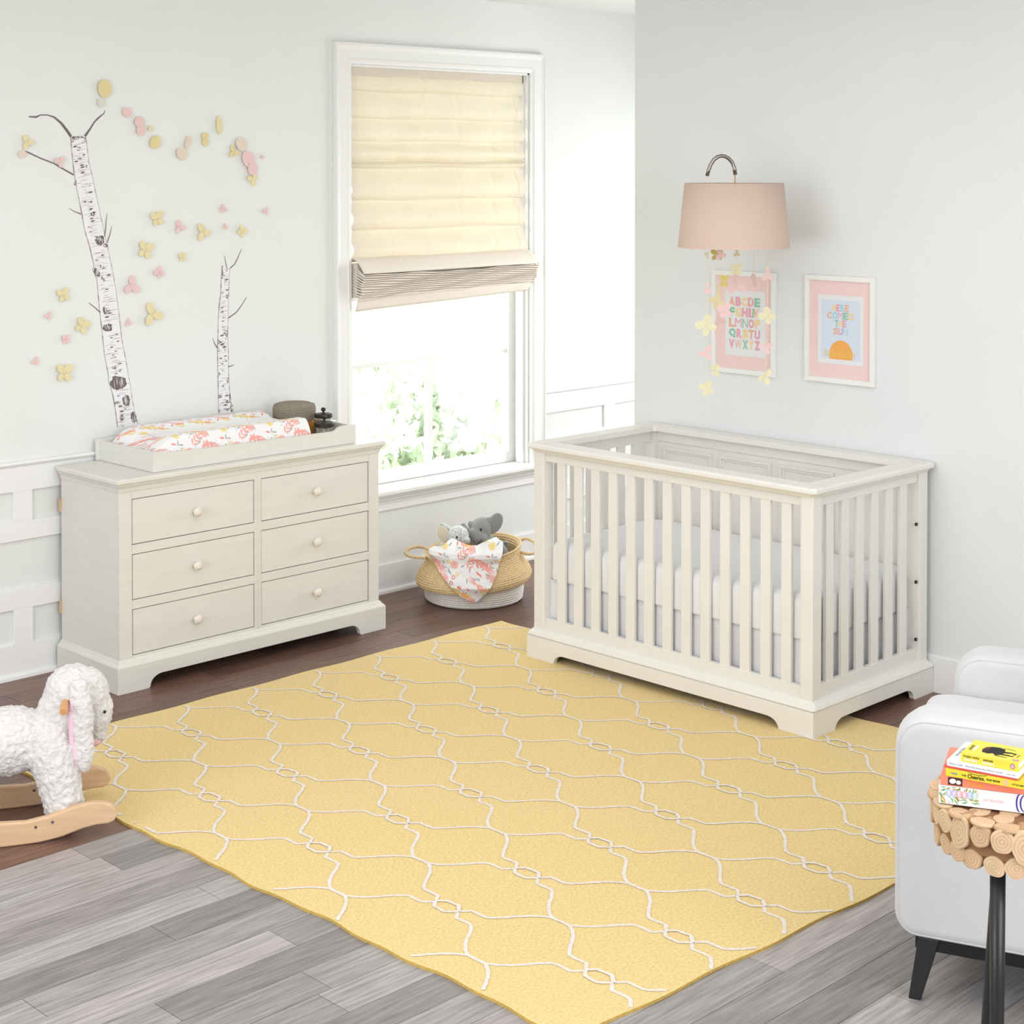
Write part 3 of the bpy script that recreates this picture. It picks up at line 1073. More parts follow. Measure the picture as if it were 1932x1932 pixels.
def jar(label, x, y, rad, h, knob, swabs):
    z = DZ + 0.0125
    t = thing('glass_jar', label, 'jar', (x, y, z))
    q = MB()
    q.lathe([(0.0, 0.001), (rad * 0.92, 0.001), (rad, 0.006), (rad, h), (rad - 0.003, h), (rad - 0.003, 0.008), (0, 0.006)], (x, y, z), 40)
    q.build('jar_body', 'jar_glass', t, smooth=True)
    q = MB()
    q.lathe([(0, h), (rad * 1.08, h), (rad * 1.10, h + 0.004), (rad * 1.10, h + 0.014), (rad * 1.04, h + 0.018), (rad * 0.5, h + 0.021), (0.006, h + 0.023), (0, h + 0.023)], (x, y, z), 40)
    lo = q.build('lid', 'jar_lid', t, smooth=False, bevel=0.001)
    q = MB()
    if knob == 'ball':
        q.lathe([(0.004, 0.0), (0.004, 0.006), (0.009, 0.009), (0.011, 0.015), (0.009, 0.022), (0.0, 0.025)], (x, y, z + h + 0.021), 24)
    else:
        q.lathe([(0.006, 0.0), (0.0045, 0.008), (0.008, 0.016), (0.012, 0.021), (0.011, 0.025), (0.0, 0.026)], (x, y, z + h + 0.021), 24)
    q.build('knob', 'jar_lid', lo, smooth=True)
    if swabs:
        q = MB()
        g = random.Random(4)
        for _ in range(70):
            a, rr_ = g.random() * 6.28, (rad - 0.006) * math.sqrt(g.random())
            px_, py_ = x + rr_ * math.cos(a), y + rr_ * math.sin(a)
            q.tube([(px_, py_, z + 0.008), (px_ * 1 + (x - px_) * 0.1, py_, z + h - 0.014), (px_, py_, z + h - 0.010), (px_, py_, z + h - 0.003)], [0.0014, 0.0014, 0.0026, 0.0022], 6)
        tag(q.build('cotton_swabs', 'swab', t), kind='stuff')
    return t


jar('taller clear glass jar with dark lid, behind the cotton swab jar', -0.485, -0.306, 0.037, 0.092, 'ball', False)
jar('short glass jar of cotton swabs with dark lid, beside the changing pad', -0.537, -0.378, 0.040, 0.066, 'cup', True)

# ------------------------------------------------------------------ birch decals on the window wall
WY = -0.0002        # face of the upper wall


def wp(px_, py_):
    return on(px_, py_, 1, WY)


def trunk_decal(name, label, left, right, marks, branches, seed):
    q = MB()
    # white body as a strip
    ys = sorted(set([p[1] for p in left] + [p[1] for p in right]))
    def ip(L_, y_):
        for a, b in zip(L_[:-1], L_[1:]):
            if a[1] <= y_ <= b[1]:
                return a[0] + (b[0] - a[0]) * (y_ - a[1]) / (b[1] - a[1])
        return L_[0][0] if y_ < L_[0][1] else L_[-1][0]
    strip = []
    for y_ in ys:
        strip += [wp(ip(left, y_), y_) + Vector((0, -0.0006, 0)), wp(ip(right, y_), y_) + Vector((0, -0.0006, 0))]
    q.add(strip + [p + Vector((0, 0.0006, 0)) for p in strip], [(2 * i, 2 * i + 1, 2 * i + 3, 2 * i + 2) for i in range(len(ys) - 1)], 0)

    def pline(pts, ws, mi, lift=0.0009):
        P_ = []
        for i, p in enumerate(pts):
            a, b = pts[max(0, i - 1)], pts[min(len(pts) - 1, i + 1)]
            dx, dy = b[0] - a[0], b[1] - a[1]
            l = math.hypot(dx, dy) or 1
            w_ = (ws[i] if isinstance(ws, (list, tuple)) else ws) / 2
            for sg in (1, -1):
                v_ = wp(p[0] - dy / l * w_ * sg, p[1] + dx / l * w_ * sg)
                v_.y -= lift
                P_.append(v_)
        q.add(P_, [(2 * i, 2 * i + 1, 2 * i + 3, 2 * i + 2) for i in range(len(pts) - 1)], mi)

    g = random.Random(seed)
    for E_ in (left, right):
        fine = []
        for a, b in zip(E_[:-1], E_[1:]):
            k = max(1, int((b[1] - a[1]) / 5))
            fine += [(a[0] + (b[0] - a[0]) * i / k, a[1] + (b[1] - a[1]) * i / k) for i in range(k)]
        fine.append(E_[-1])
        pline(fine, [g.choice([0.7, 0.9, 1.2, 2.0]) if E_ is left else g.choice([0.5, 0.6, 0.8, 1.6]) for _ in fine], 1)
    y0, y1 = ys[0], ys[-1]
    y_ = y0 + 6
    wd = right[0][0] - left[0][0]
    while y_ < y1 - 3:
        a, b = ip(left, y_), ip(right, y_)
        w_ = b - a
        for _ in range(g.choice([1, 1, 2, 3])):
            s0 = a + w_ * g.uniform(0.0, 0.6)
            ln = w_ * g.uniform(0.15, 0.6)
            e = min(s0 + ln, b)
            yy = y_ + g.uniform(-2, 2)
            k = g.uniform(0.35, 1.0)
            pline([(s0, yy), (s0 + (e - s0) * 0.35, yy - 0.10 * (e - s0) - 0.6), (e, yy - 0.2 * (e - s0))], [0.3, k * 1.1, 0.3], 1)
        if g.random() < 0.42:
            cx_, cyy = a + w_ * g.uniform(0.2, 0.8), y_ + 2
            s_ = g.uniform(0.9, 2.4)
            pline([(cx_ - 2 * s_, cyy + s_ * 0.5), (cx_ - 0.4 * s_, cyy), (cx_ + 0.5 * s_, cyy - 0.2 * s_), (cx_ + 2 * s_, cyy - s_ * 0.5)], [0.3, s_ * 1.5, s_ * 1.3, 0.3], 2, 0.001)
        y_ += g.uniform(3.0, 7.5)
    for (mx, my, mw, mh, ang) in marks:
        P_ = []
        n_ = 18
        for i in range(n_):
            t = 2 * PI * i / n_
            k = g.uniform(0.72, 1.12)
            x_, yy = mw / 2 * math.cos(t) * k, mh / 2 * math.sin(t) * k
            v_ = wp(mx + x_ * math.cos(ang) - yy * math.sin(ang), my + x_ * math.sin(ang) + yy * math.cos(ang))
            v_.y -= 0.0010
            P_.append(v_)
        q.add(P_, [tuple(range(n_))], 2)
        for _ in range(int(3 + mw / 6)):
            x_, yy = mx + g.uniform(-0.28, 0.28) * mw, my + g.uniform(-0.2, 0.2) * mh
            l = mh * g.uniform(0.15, 0.35)
            pline([(x_ - 0.5, yy - l), (x_, yy), (x_ + 1, yy + l)], [0.3, g.uniform(0.7, 1.7), 0.3], 0, 0.0013)
    for pts, ws in branches:
        pline(pts, ws, 2, 0.0011)
    tag(q.build(name, ['decal_white', 'decal_brown', 'decal_dark'], smooth=False), label, 'wall decal', 'birch trunk decals on the window wall')


BL = [(133, 257), (135, 280), (139.6, 324.6), (144.4, 353.5), (154, 401.6), (160.5, 437), (168.5, 462.6), (177.5, 501), (175, 509), (183, 527), (186, 565), (189, 594), (192.5, 626), (197, 668), (205, 710), (204.7, 719), (212, 741), (216.6, 765), (222, 806)]
BR = [(162, 257), (167, 305), (175, 337.5), (184.5, 382.4), (192.5, 421), (202, 462.6), (210, 501), (218, 543), (224.6, 594), (229.5, 639), (237.5, 681), (242.3, 710), (245, 722), (250, 757), (253, 773), (260, 800)]
trunk_decal('birch_decal', 'tall leaning birch trunk decal with forked branches on the wall, left above the dresser', BL, BR,
            [(188, 453, 19, 20, 0), (199, 463, 9, 8, 0), (182, 514, 11, 19, -0.5), (198, 586, 8, 17, -0.2), (202.5, 618, 21, 16, 0), (175, 404, 9, 8, 0), (224, 722, 33, 30, 0.1), (238, 756, 16, 24, 0.2),
             (221, 760, 12, 5, -0.1), (252, 788, 11, 22, -0.2), (230.5, 788, 10, 12, 0), (189, 502, 4, 6, 0), (147, 259, 26, 5, 0), (137, 263, 7, 12, 0.3), (160, 264, 4, 10, 0), (216, 694, 9, 6, 0), (226, 700, 4, 4, 0),
             (171, 381, 8, 4, 0), (149, 279, 6, 4, 0), (158, 292, 5, 4, 0), (150, 300, 9, 3, 0), (163, 314, 4, 6, 0.2), (142, 345, 4, 12, 0.2), (194, 526, 4, 12, -0.6)],
            [([(54, 220), (68, 221), (76, 217), (90, 217), (102, 221), (115, 232), (126, 246), (134, 258)], [2.0, 3.6, 2.0, 2.0, 3.2, 4.2, 4.8, 5]),
             ([(198, 208), (196, 214), (186, 222), (178, 230), (170, 243), (160, 257)], [0.8, 1.6, 3.0, 2.6, 3.0, 4.6]),
             ([(47, 285), (54, 288), (75, 298), (101, 308), (116, 317), (139, 330)], [1.2, 2.6, 2.4, 2.2, 2.4, 3]),
             ([(130, 393), (140, 399), (153, 404)], [0.7, 1.4, 2]), ([(202, 403), (200, 417), (199, 432), (197, 446)], [0.6, 1.2, 1.6, 2]), ([(210.5, 427), (207, 443), (202, 458)], [0.6, 1.4, 1.8]),
             ([(167, 571), (180, 581), (188, 589)], [1.0, 1.6, 1.8])], 3)
SL = [(419.4, 503), (417.5, 524), (416.6, 552), (413.3, 580), (412, 598.5), (411.3, 629.5), (410.3, 659), (410.8, 688.5), (411.8, 728), (412.3, 780)]
SR = [(433.4, 505), (432, 533), (431, 561), (430, 598.5), (429.5, 639), (430.5, 669), (431, 708), (433, 737.6), (435.4, 757), (439, 779)]
trunk_decal('birch_decal', 'short thin birch trunk decal on the wall, midway between the tall one and the window', SL, SR,
            [(420, 520, 10, 2.5, 0), (419, 522, 3, 7, 0), (428, 560, 5, 9, 0), (421, 606, 7, 2.5, 0), (427.5, 629, 5, 14, 0), (412.5, 645, 4, 10, 0), (412, 660, 4, 9, 0), (413, 706, 4, 6, 0), (430, 718, 4, 12, 0), (415, 748, 9, 6, 0),
             (429, 758, 9, 7, 0), (434, 752, 3.5, 20, -0.1), (437, 770, 6, 16, 0), (428, 771.5, 13, 3, -0.1), (420, 617, 5, 2.5, 0), (421, 729, 4, 3, 0), (414, 775, 4, 6, 0)],
            [([(456, 469), (449, 485), (443, 498), (434, 506)], [0.8, 1.3, 1.5, 1.8]), ([(423.5, 482), (425.5, 495), (428, 506)], [0.7, 1.0, 1.4]), ([(465, 561), (455, 577), (446, 589), (431, 600)], [0.8, 1.3, 1.6, 2.0]),
             ([(401, 638), (405, 649), (411, 657)], [0.6, 1.4, 2.4]), ([(442, 688), (437, 690), (431, 692)], [0.5, 1.6, 1.8]), ([(419.5, 501), (419, 508), (420, 520)], [1.2, 1.4, 2.2])], 9)

# ------------------------------------------------------------------ paper butterflies
def butterfly(name, label, px_, py_, size, ang, lobes, m_, group=None, plane='wall', depth=None, fold=0.13, parent=None, squash=1.0, kind='butterfly'):
    """size in metres across"""
    if plane == 'wall':
        c = on(px_, py_, 1, -0.008)
        X_, Z_, N_ = Vector((1, 0, 0)), Vector((0, 0, 1)), Vector((0, -1, 0))
    else:
        c = deep(px_, py_, depth)
        X_, Z_, N_ = rgt.copy(), Vector((0, 0, 1)), -Vector((fwd.x, fwd.y, 0)).normalized()
    q = MB()
    r_ = size / 2
    if lobes == 'oval':
        shp = [(0, 0, 0.82 * r_, r_)]
    elif lobes == 'pair':
        shp = [(0, 0.45 * r_, 0.55 * r_, 0.5 * r_), (0.0, -0.4 * r_, 0.5 * r_, 0.55 * r_)]
    elif lobes == 4:
        shp = [(0, 0, 0.2 * r_, 0.2 * r_)] + [(0.62 * r_ * math.cos(a), 0.64 * r_ * math.sin(a), s_ * r_ * 0.96, s_ * r_ * 0.80, a) for a, s_ in ((0.65, 0.56), (2.35, 0.54), (3.95, 0.44), (5.35, 0.47))]
    else:
        shp = [(0, 0, 0.2 * r_, 0.2 * r_)] + [(0.60 * r_ * math.cos(a), 0.60 * r_ * math.sin(a), s_ * r_, s_ * r_ * 0.76, a) for a, s_ in ((1.5, 0.56), (3.75, 0.56), (5.65, 0.54))]
    ca, sa = math.cos(ang), math.sin(ang)
    for i, s_ in enumerate(shp):
        pts = ellipse((s_[0], s_[1]), s_[2], s_[3], s_[4] if len(s_) > 4 else 0, 20)
        P_ = []
        for x_, z_ in pts:
            lift = abs(x_) * fold + 0.0006 * i
            xr, zr = (x_ * squash) * ca - z_ * sa, (x_ * squash) * sa + z_ * ca
            P_.append(c + X_ * xr + Z_ * zr + N_ * lift)
        n_ = len(P_)
        ctr = c + X_ * (s_[0] * squash * ca - s_[1] * sa) + Z_ * (s_[0] * squash * sa + s_[1] * ca) + N_ * (abs(s_[0]) * fold + 0.0006 * i)
        back = [p - N_ * 0.0005 for p in P_]
        q.add([ctr] + P_ + [ctr - N_ * 0.0005] + back,
              [(0, 1 + k, 1 + (k + 1) % n_) for k in range(n_)] + [(n_ + 1, n_ + 2 + (k + 1) % n_, n_ + 2 + k) for k in range(n_)] +
              [(1 + k, n_ + 2 + k, n_ + 2 + (k + 1) % n_, 1 + (k + 1) % n_) for k in range(n_)])
    if plane == 'wall':      # glue dot to the wall
        q.tube([c + Vector((0, 0.0075, 0)), c + Vector((0, 0.0002, 0))], 0.003, 8)
    o = q.build(name, m_, parent)
    if parent is None:
        tag(o, label, 'butterfly' if kind == 'butterfly' else 'paper leaf', group)
    return o


def wall_size(s_px, px_, py_):
    c = wp(px_, py_)
    return s_px * (c - CAM).dot(fwd) / F_PX * 1.08


G = 'paper butterflies scattered on the window wall'
WB = [
    (296, 412, 27, 0.3, 4, 'paper_yellow', 'yellow four-winged paper butterfly, highest of the clear-cut yellow ones right of the tall birch'),
    (274, 471, 31, -0.2, 4, 'paper_yellow', 'large round-winged yellow paper butterfly right of the dark knot on the tall birch'),
    (382, 437.6, 29, 0.5, 3, 'paper_yellow', 'yellow paper butterfly of three long wings, up left of the short birch top'),
    (456.6, 436, 20, -0.6, 4, 'paper_yellow', 'folded yellow paper butterfly just above the right twig of the short birch'),
    (344, 485, 16, 0.2, 4, 'paper_yellow', 'smallest yellow paper butterfly, midway between the two birch trunks'),
    (119, 556, 25, 0.3, 4, 'paper_yellow', 'yellow paper butterfly left of the tall birch, level with its middle'),
    (155, 614, 28, -0.4, 4, 'paper_yellow', 'yellow paper butterfly almost touching the left side of the tall birch'),
    (287, 592.6, 37, 0.4, 3, 'paper_yellow', 'largest yellow paper butterfly with three wide wings, right of the lower tall birch'),
    (121, 702.6, 33, 0.0, 4, 'paper_yellow', 'lowest yellow paper butterfly, above the left end of the dresser'),
    (476.5, 338, 22, -0.8, 3, 'paper_yellow', 'pale yellow paper butterfly below the cluster of blurred pink petals'),
    (421, 393.6, 15, 0.2, 3, 'paper_pink', 'small pink paper butterfly directly above the short birch, upper of two'),
    (501.6, 398, 13, -0.4, 3, 'paper_pink', 'tiny pink paper butterfly farthest right, nearest the window'),
    (338.6, 428, 22, 0.4, 3, 'paper_pink', 'pink paper butterfly between two yellow ones, above the middle of the wall'),
    (425, 428, 11, 0.1, 3, 'paper_pink', 'tiniest pink paper butterfly, close above the top of the short birch'),
    (300, 514, 20, 0.7, 4, 'paper_pink', 'pink four-winged paper butterfly up right of the biggest pink one'),
    (248.7, 539, 31, 0.0, 3, 'paper_pink', 'biggest pink paper butterfly, close to the right side of the tall birch'),
    (242, 608, 13, 0.2, 3, 'paper_pink', 'small pink paper butterfly between the tall birch and the largest yellow butterfly'),
    (91.5, 595, 15, -0.5, 3, 'paper_pink', 'small pink paper butterfly left of the tall birch, under the yellow one'),
    (124, 640, 17, 0.1, 4, 'paper_pink', 'pink paper butterfly above the lowest yellow butterfly at the left'),
    (67, 681, 15, -0.3, 3, 'paper_pink', 'pink paper butterfly farthest left and lowest on the wall'),
    (197, 167, 33, 0.1, 'oval', 'paper_ochre', 'egg-shaped ochre paper leaf at the very top, above the forked branch'),
    (190, 194, 16, 0.5, 'oval', 'paper_grey', 'faint greyish paper petal just under the egg-shaped ochre leaf'),
    (240, 212, 20, 1.2, 'oval', 'paper_pink', 'faint pink paper petal right of the forked branch tip'),
    (264, 238, 36, 0.2, 'pair', 'paper_rose', 'tall rose paper butterfly with blurred wings, right of the forked branch'),
    (284, 242, 11, 0.0, 'oval', 'paper_yellow', 'tiny greenish yellow paper petal beside the tall rose butterfly'),
    (293, 268, 25, -0.7, 'oval', 'paper_ochre', 'rounded ochre paper leaf below the tall rose butterfly'),
    (355, 268, 24, -0.4, 'pair', 'paper_peach', 'peach paper butterfly with crooked wings, between two ochre ones, upper'),
    (343, 290, 24, 0.9, 'oval', 'paper_peach', 'peach paper petal below the crooked peach butterfly'),
    (387, 263, 26, 0.1, 'pair', 'paper_ochre', 'ochre paper butterfly of two stacked round wings, right of the peach one'),
    (413, 236, 34, 0.05, 'narrow', 'paper_yellow', 'narrow upright yellow paper butterfly, highest of the right half'),
    (455, 272, 26, 0.8, 'oval', 'paper_peach', 'peach paper leaf with a grey tip, above the pink petals at the right'),
    (440, 286, 21, 0.3, 3, 'paper_ochre', 'deep ochre paper butterfly at the left side of the pink petals'),
    (468, 300, 30, 0.5, 'oval', 'paper_pink', 'wide pale pink paper petal above the pale yellow butterfly'),
    (476, 318, 24, -0.2, 'oval', 'paper_pink', 'lower pale pink paper petal overlapping the wide one'),
    (495, 296, 8, 0.2, 3, 'paper_rose', 'minute rose paper butterfly right of the pink petals'),
    (51, 268, 24, 0.5, 3, 'paper_yellow', 'faint yellow paper butterfly at the end of the lower left branch'),
    (42, 291, 16, -1.2, 'oval', 'paper_peach', 'peach paper petal below the end of the lower left branch'),
    (113, 304, 20, -0.8, 3, 'paper_rose', 'rose paper butterfly sitting on the lower left branch of the tall birch')]
for (x_, y_, s_, a_, lb_, mt, lab) in WB:
    if lb_ == 'narrow':
        butterfly('paper_butterfly', lab, x_, y_, wall_size(s_, x_, y_), a_, 'oval', mt, G, squash=0.42)
    else:
        ob = butterfly('paper_leaf' if lb_ == 'oval' else 'paper_butterfly', lab, x_, y_, wall_size(s_, x_, y_), a_, lb_, mt, G, kind='leaf' if lb_ == 'oval' else 'butterfly')

# ------------------------------------------------------------------ pictures on the side wall
def picture(label, ya, yb, z0, z1, kind_):
    """ya = edge nearer the window"""
    t = thing('framed_print', label, 'picture', (XW, (ya + yb) / 2, z0), group='framed prints on the side wall')
    D, fw_ = 0.018, 0.021
    xf = XW - D
    q = MB()
    q.box(xf, XW - 0.0005, yb, ya, z0, z0 + fw_)
    q.box(xf, XW - 0.0005, yb, ya, z1 - fw_, z1)
    q.box(xf, XW - 0.0005, yb, yb + fw_, z0 + fw_, z1 - fw_)
    q.box(xf, XW - 0.0005, ya - fw_, ya, z0 + fw_, z1 - fw_)
    q.build('frame', 'frame_white', t, bevel=0.0012)
    q = MB()
    xm = XW - 0.008
    q.box(xm, XW - 0.001, yb + fw_, ya - fw_, z0 + fw_, z1 - fw_)
    q.build('mount_board', 'mat_pink', t)
    q = MB()
    xp = xm - 0.0008
    X_, Y_ = Vector((0, -1, 0)), Vector((0, 0, 1))      # reading direction, up
    N_ = X_.cross(Y_)                                   # points to -x
    if kind_ == 'abc':
        a, b, c, d = ya - 0.0705, yb + 0.0555, z0 + 0.078, z1 - 0.085
        q.box(xp, xm - 0.0001, b, a, c, d, 0)
        rows = [('ABCDE', 'OPYPG'), ('FGHIJK', 'GYPPGO'), ('LMNOP', 'OPGPY'), ('QRSTU', 'GPYOP'), ('VWXYZ', 'POGYP')]
        key = dict(O=1, P=2, Y=3, G=4)
        W_ = a - b
        left, right = a - W_ * 0.095, b + W_ * 0.11
        rh = (d - c) * 0.82 / 5
        for i, (s_, cc) in enumerate(rows):
            wts = [0.45 if ch in 'IJ' else (1.25 if ch in 'MWQ' else 1) for ch in s_]
            tot = sum(wts)
            yy = left
            zz = d - (d - c) * 0.08 - (i + 1) * rh
            for ch, k, wt in zip(s_, cc, wts):
                cw = (left - right) * wt / tot
                lay_text(q, ch, (xp, yy, zz + rh * 0.05), X_, Y_, cw * 0.90, rh * 0.86, key[k], bold=0.055 if ch not in 'MWNK' else 0.0, lift=0.0005)
                yy -= cw
        mats_ = ['print_white', 'l_orange', 'l_pink', 'l_yellow', 'l_green']
    else:
        a, b, c, d = ya - 0.063, yb + 0.057, z0 + 0.079, z1 - 0.080
        q.box(xp, xm - 0.0001, b, a, c, d, 0)
        a2, b2, c2, d2 = a - 0.016, b + 0.014, c + 0.020, d - 0.020
        q.box(xp - 0.0003, xp, b2, a2, c2, d2, 5)
        lines = [('HERE', 'YPBO', 0.44), ('COMES', 'OBPGY', 0.70), ('THE', 'GYP', 0.30), ('SUN', 'OPB', 0.38)]
        key = dict(O=1, P=2, Y=3, G=4, B=6)
        W_ = a2 - b2
        mid = (a2 + b2) / 2
        rh = (d2 - c2) * 0.132
        zt = d2 - (d2 - c2) * 0.065
        for i, (s_, cc, wf) in enumerate(lines):
            lw = W_ * wf
            yy = mid + lw / 2
            cw = lw / len(s_)
            for ch, k in zip(s_, cc):
                lay_text(q, ch, (xp - 0.0003, yy, zt - (i + 1) * rh + rh * 0.06), X_, Y_, cw * 0.92, rh * 0.88, key[k], bold=0.035 if ch not in 'MN' else 0.0, lift=0.0005)
                yy -= cw
        # half sun
        sr = W_ * 0.295
        cyy = mid - 0.002
        pts = [(xp - 0.0008, cyy + sr * math.cos(t_), c2 + 0.020 + sr * 1.04 * math.sin(t_)) for t_ in [PI * i / 28 for i in range(29)]] + [(xp - 0.0008, cyy - sr * 0.99, c2), (xp - 0.0008, cyy + sr * 0.99, c2)]
        q.add(pts, [tuple(range(31))], 7)
        lay_text(q, "little darlin'", (xp - 0.0008, mid + W_ * 0.42, c2 + (d2 - c2) * 0.035), X_, Y_, W_ * 0.84, (d2 - c2) * 0.14, 8, bold=-0.012, shear=0.12, lift=0.0005)
        mats_ = ['print_white', 'l_orange', 'l_pink', 'l_yellow', 'l_green', 'print_blue', 'l_blue', 'sun_orange', 'script_yellow']
    q.build('art_print', mats_, t)


picture('white framed pastel alphabet print on a pink mount, behind the butterfly garlands', -1.603, -1.944, 1.1725, 1.617, 'abc')
picture('white framed print with a half sun on pale blue, right of the alphabet print', -2.097, -2.438, 1.177, 1.620, 'sun')

# ------------------------------------------------------------------ crib
CX0, CX1, CY0, CY1, CZ = -0.157, 0.650, -1.262, -2.716, 0.911     # x front/back, y far/near
cb = thing('crib', 'off-white slatted wooden baby crib with a panelled back, against the side wall', 'crib', ((CX0 + CX1) / 2, (CY0 + CY1) / 2, 0))
PT = 0.055
px0, px1, py0, py1 = CX0 + 0.026, CX1 - 0.02, CY0 - 0.022, CY1 + 0.022      # post faces
POST0, POST1 = 0.12, 0.886
def rect_ring(mb, prof, x0, x1, y0, y1, ch=0.0, mi=0):
    """moulding around all four sides; prof = (out, z)"""
    n_ = len(prof)
    vs = []
    for o2, z in prof:
        X0, X1, Y0, Y1 = x0 - o2, x1 + o2, y0 - o2, y1 + o2
        vs += [(X0 + ch, Y0, z), (X1 - ch, Y0, z), (X1, Y0 + ch, z), (X1, Y1 - ch, z), (X1 - ch, Y1, z), (X0 + ch, Y1, z), (X0, Y1 - ch, z), (X0, Y0 + ch, z)]
    fs = []
    for k in range(n_ - 1):
        for j in range(8):
            fs.append((k * 8 + j, k * 8 + (j + 1) % 8, (k + 1) * 8 + (j + 1) % 8, (k + 1) * 8 + j))
    mb.add(vs, fs, mi)


ORG = Vector((0, 0, 0))
for sx, sy in ((0, 0), (0, 1), (1, 0), (1, 1)):
    q = MB()
    xa = px0 if sx == 0 else px1 - PT
    ya = (py1 if sy == 0 else py0 - PT)
    q.box(xa, xa + PT, ya, ya + PT, POST0, POST1)
    xo = xa + PT - 0.012 if sx else xa           # thin corner bead
    yo = ya if sy == 0 else ya + PT - 0.012
    q.box(xa - (0.003 if sx == 0 else -0.006), xa + PT + (0.003 if sx else -0.006), ya - (0.003 if sy == 0 else -0.006), ya + PT + (0.003 if sy else -0.006), POST0, POST1)
    q.build('post', 'crib_paint', cb, bevel=0.002)
# top cap frame
q = MB()
prof = [(0.0, 0.872), (0.006, 0.872), (0.010, 0.878), (0.014, 0.884), (0.022, 0.887), (0.026, 0.892), (0.026, 0.903), (0.022, 0.910), (0.015, 0.9115), (-0.062, 0.9115), (-0.062, 0.888), (0.0, 0.886), (0.0, 0.872)]
rect_ring(q, prof, px0, px1, py1, py0, ch=0.012)
q.build('top_rail', 'crib_paint', cb)
q = MB()       # fine joint lines on the cap corners
q.box(px0 - 0.02, px0 + 0.06, py0 - 0.0665, py0 - 0.065, 0.9112, 0.9119)
q.box(px1 - 0.045, px1 - 0.0437, py1 - 0.024, py1 + 0.045, 0.9112, 0.9119)
q.box(px0 + 0.045, px0 + 0.0463, py1 - 0.024, py1 + 0.06, 0.9112, 0.9119)
q.build_each('joint_line', 'cream_edge', cb)
# rails front / back / ends
q = MB()
q.box(px0 + 0.008, px0 + 0.03, py1 + PT, py0 - PT, 0.836, 0.885)
q.box(px0 + 0.008, px0 + 0.03, py1 + PT, py0 - PT, POST0, 0.176)
q.build_each('front_rail', 'crib_paint', cb, bevel=0.0015)
for yy in (py1 + 0.008, py0 - 0.03):
    q = MB()
    q.box(px0 + PT, px1 - PT, yy, yy + 0.022, 0.836, 0.885)
    q.box(px0 + PT, px1 - PT, yy, yy + 0.022, POST0, 0.182)
    q.build_each('end_rail', 'crib_paint', cb, bevel=0.0015)
for k in range(13):
    c = -1.424 - 0.0953 * k
    q = MB()
    q.box(px0 + 0.0115, px0 + 0.0265, c - 0.0225, c + 0.0225, 0.174, 0.838)
    q.build('slat', 'crib_paint', cb, bevel=0.002)
for yy in (py1 + 0.0115, py0 - 0.0265):
    for k in range(6):
        c = -0.006 + 0.0985 * k
        q = MB()
        q.box(c - 0.0235, c + 0.0235, yy, yy + 0.015, 0.18, 0.838)
        q.build('slat', 'crib_paint', cb, bevel=0.002)
# back panel with raised mouldings
q = MB()
q.box(px1 - 0.03, px1 - 0.012, py1 + PT, py0 - PT, POST0, 0.887)
ys = [py0 - PT, py1 + PT]
L_ = ys[0] - ys[1]
pw = (L_ - 0.03) / 4
yc = ys[0] - 0.015
for k in range(4):
    a, b = yc - k * pw - 0.022, yc - (k + 1) * pw + 0.022
    for (o1, o2, dep) in ((0.0, 0.012, 0.010), (0.012, 0.022, 0.005)):
        A, B, z0, z1 = a - o1, b + o1, 0.22 + o1, 0.818 - o1
        wdt = o2 - o1
        for bx in ((B, A, z1 - wdt, z1), (B, A, z0, z0 + wdt), (B, B + wdt, z0 + wdt, z1 - wdt), (A - wdt, A, z0 + wdt, z1 - wdt)):
            q.box(px1 - 0.03 - dep, px1 - 0.0295, bx[0], bx[1], bx[2], bx[3])
q.box(px1 - 0.036, px1 - 0.029, ys[1], ys[0], 0.842, 0.887)
q.build('back_panel', 'crib_paint', cb, bevel=0.001)
# plinth
q = MB()
rect_ring(q, [(0.0, 0.10), (0.020, 0.10), (0.026, 0.104), (0.026, 0.108), (0.020, 0.118), (0.012, 0.124), (0.008, 0.131), (0.0, 0.134), (-0.04, 0.134), (-0.04, 0.10), (0.0, 0.10)], px0, px1, py1, py0, ch=0.010)
q.prism(arch(CY1, CY0, 0.148, 0.046, 0.1005), 0, CX0, CX0 + 0.022)
q.prism(arch(CY1, CY0, 0.148, 0.046, 0.1005), 0, CX1 - 0.022, CX1)
q.prism(arch(CX0 + 0.022, CX1 - 0.022, 0.112, 0.046, 0.1005), 1, CY1, CY1 + 0.022)
q.prism(arch(CX0 + 0.022, CX1 - 0.022, 0.112, 0.046, 0.1005), 1, CY0 - 0.022, CY0)
q.build('plinth', 'crib_paint', cb, bevel=0.0015)
q = MB()
for z in (0.674, 0.4475, 0.222):
    q.tube([(0.5615, py1 - 0.0015, z), (0.5615, py1 + 0.006, z)], 0.0068, 16)
    q.tube([(px0 + 0.062, py0 - 0.034, z - 0.0), (px0 + 0.062, py0 - 0.028, z)], 0.004, 12)
q.build_each('bolt_hole', 'black_metal', cb)
q = MB()
for z in (0.674, 0.4475, 0.222):
    q.tube([(0.5615, py1 - 0.0022, z), (0.5615, py1 + 0.004, z)], 0.0045, 16)
q.build_each('bolt_head', 'chrome', cb)
# spring base
q = MB()
q.box(px0 + 0.09, px1 - 0.09, py1 + 0.12, py0 - 0.12, 0.315, 0.332)
q.build('mattress_support', 'black_metal', cb)

# mattress with fitted sheet
MX0, MX1, MY0, MY1 = px0 + 0.034, px1 - 0.042, CY1 + 0.062, CY0 - 0.060
mt_ = thing('crib_mattress', 'thick white crib mattress with a fitted sheet, lying inside the crib', 'mattress', ((MX0 + MX1) / 2, (MY0 + MY1) / 2, 0.332))
q = MB()


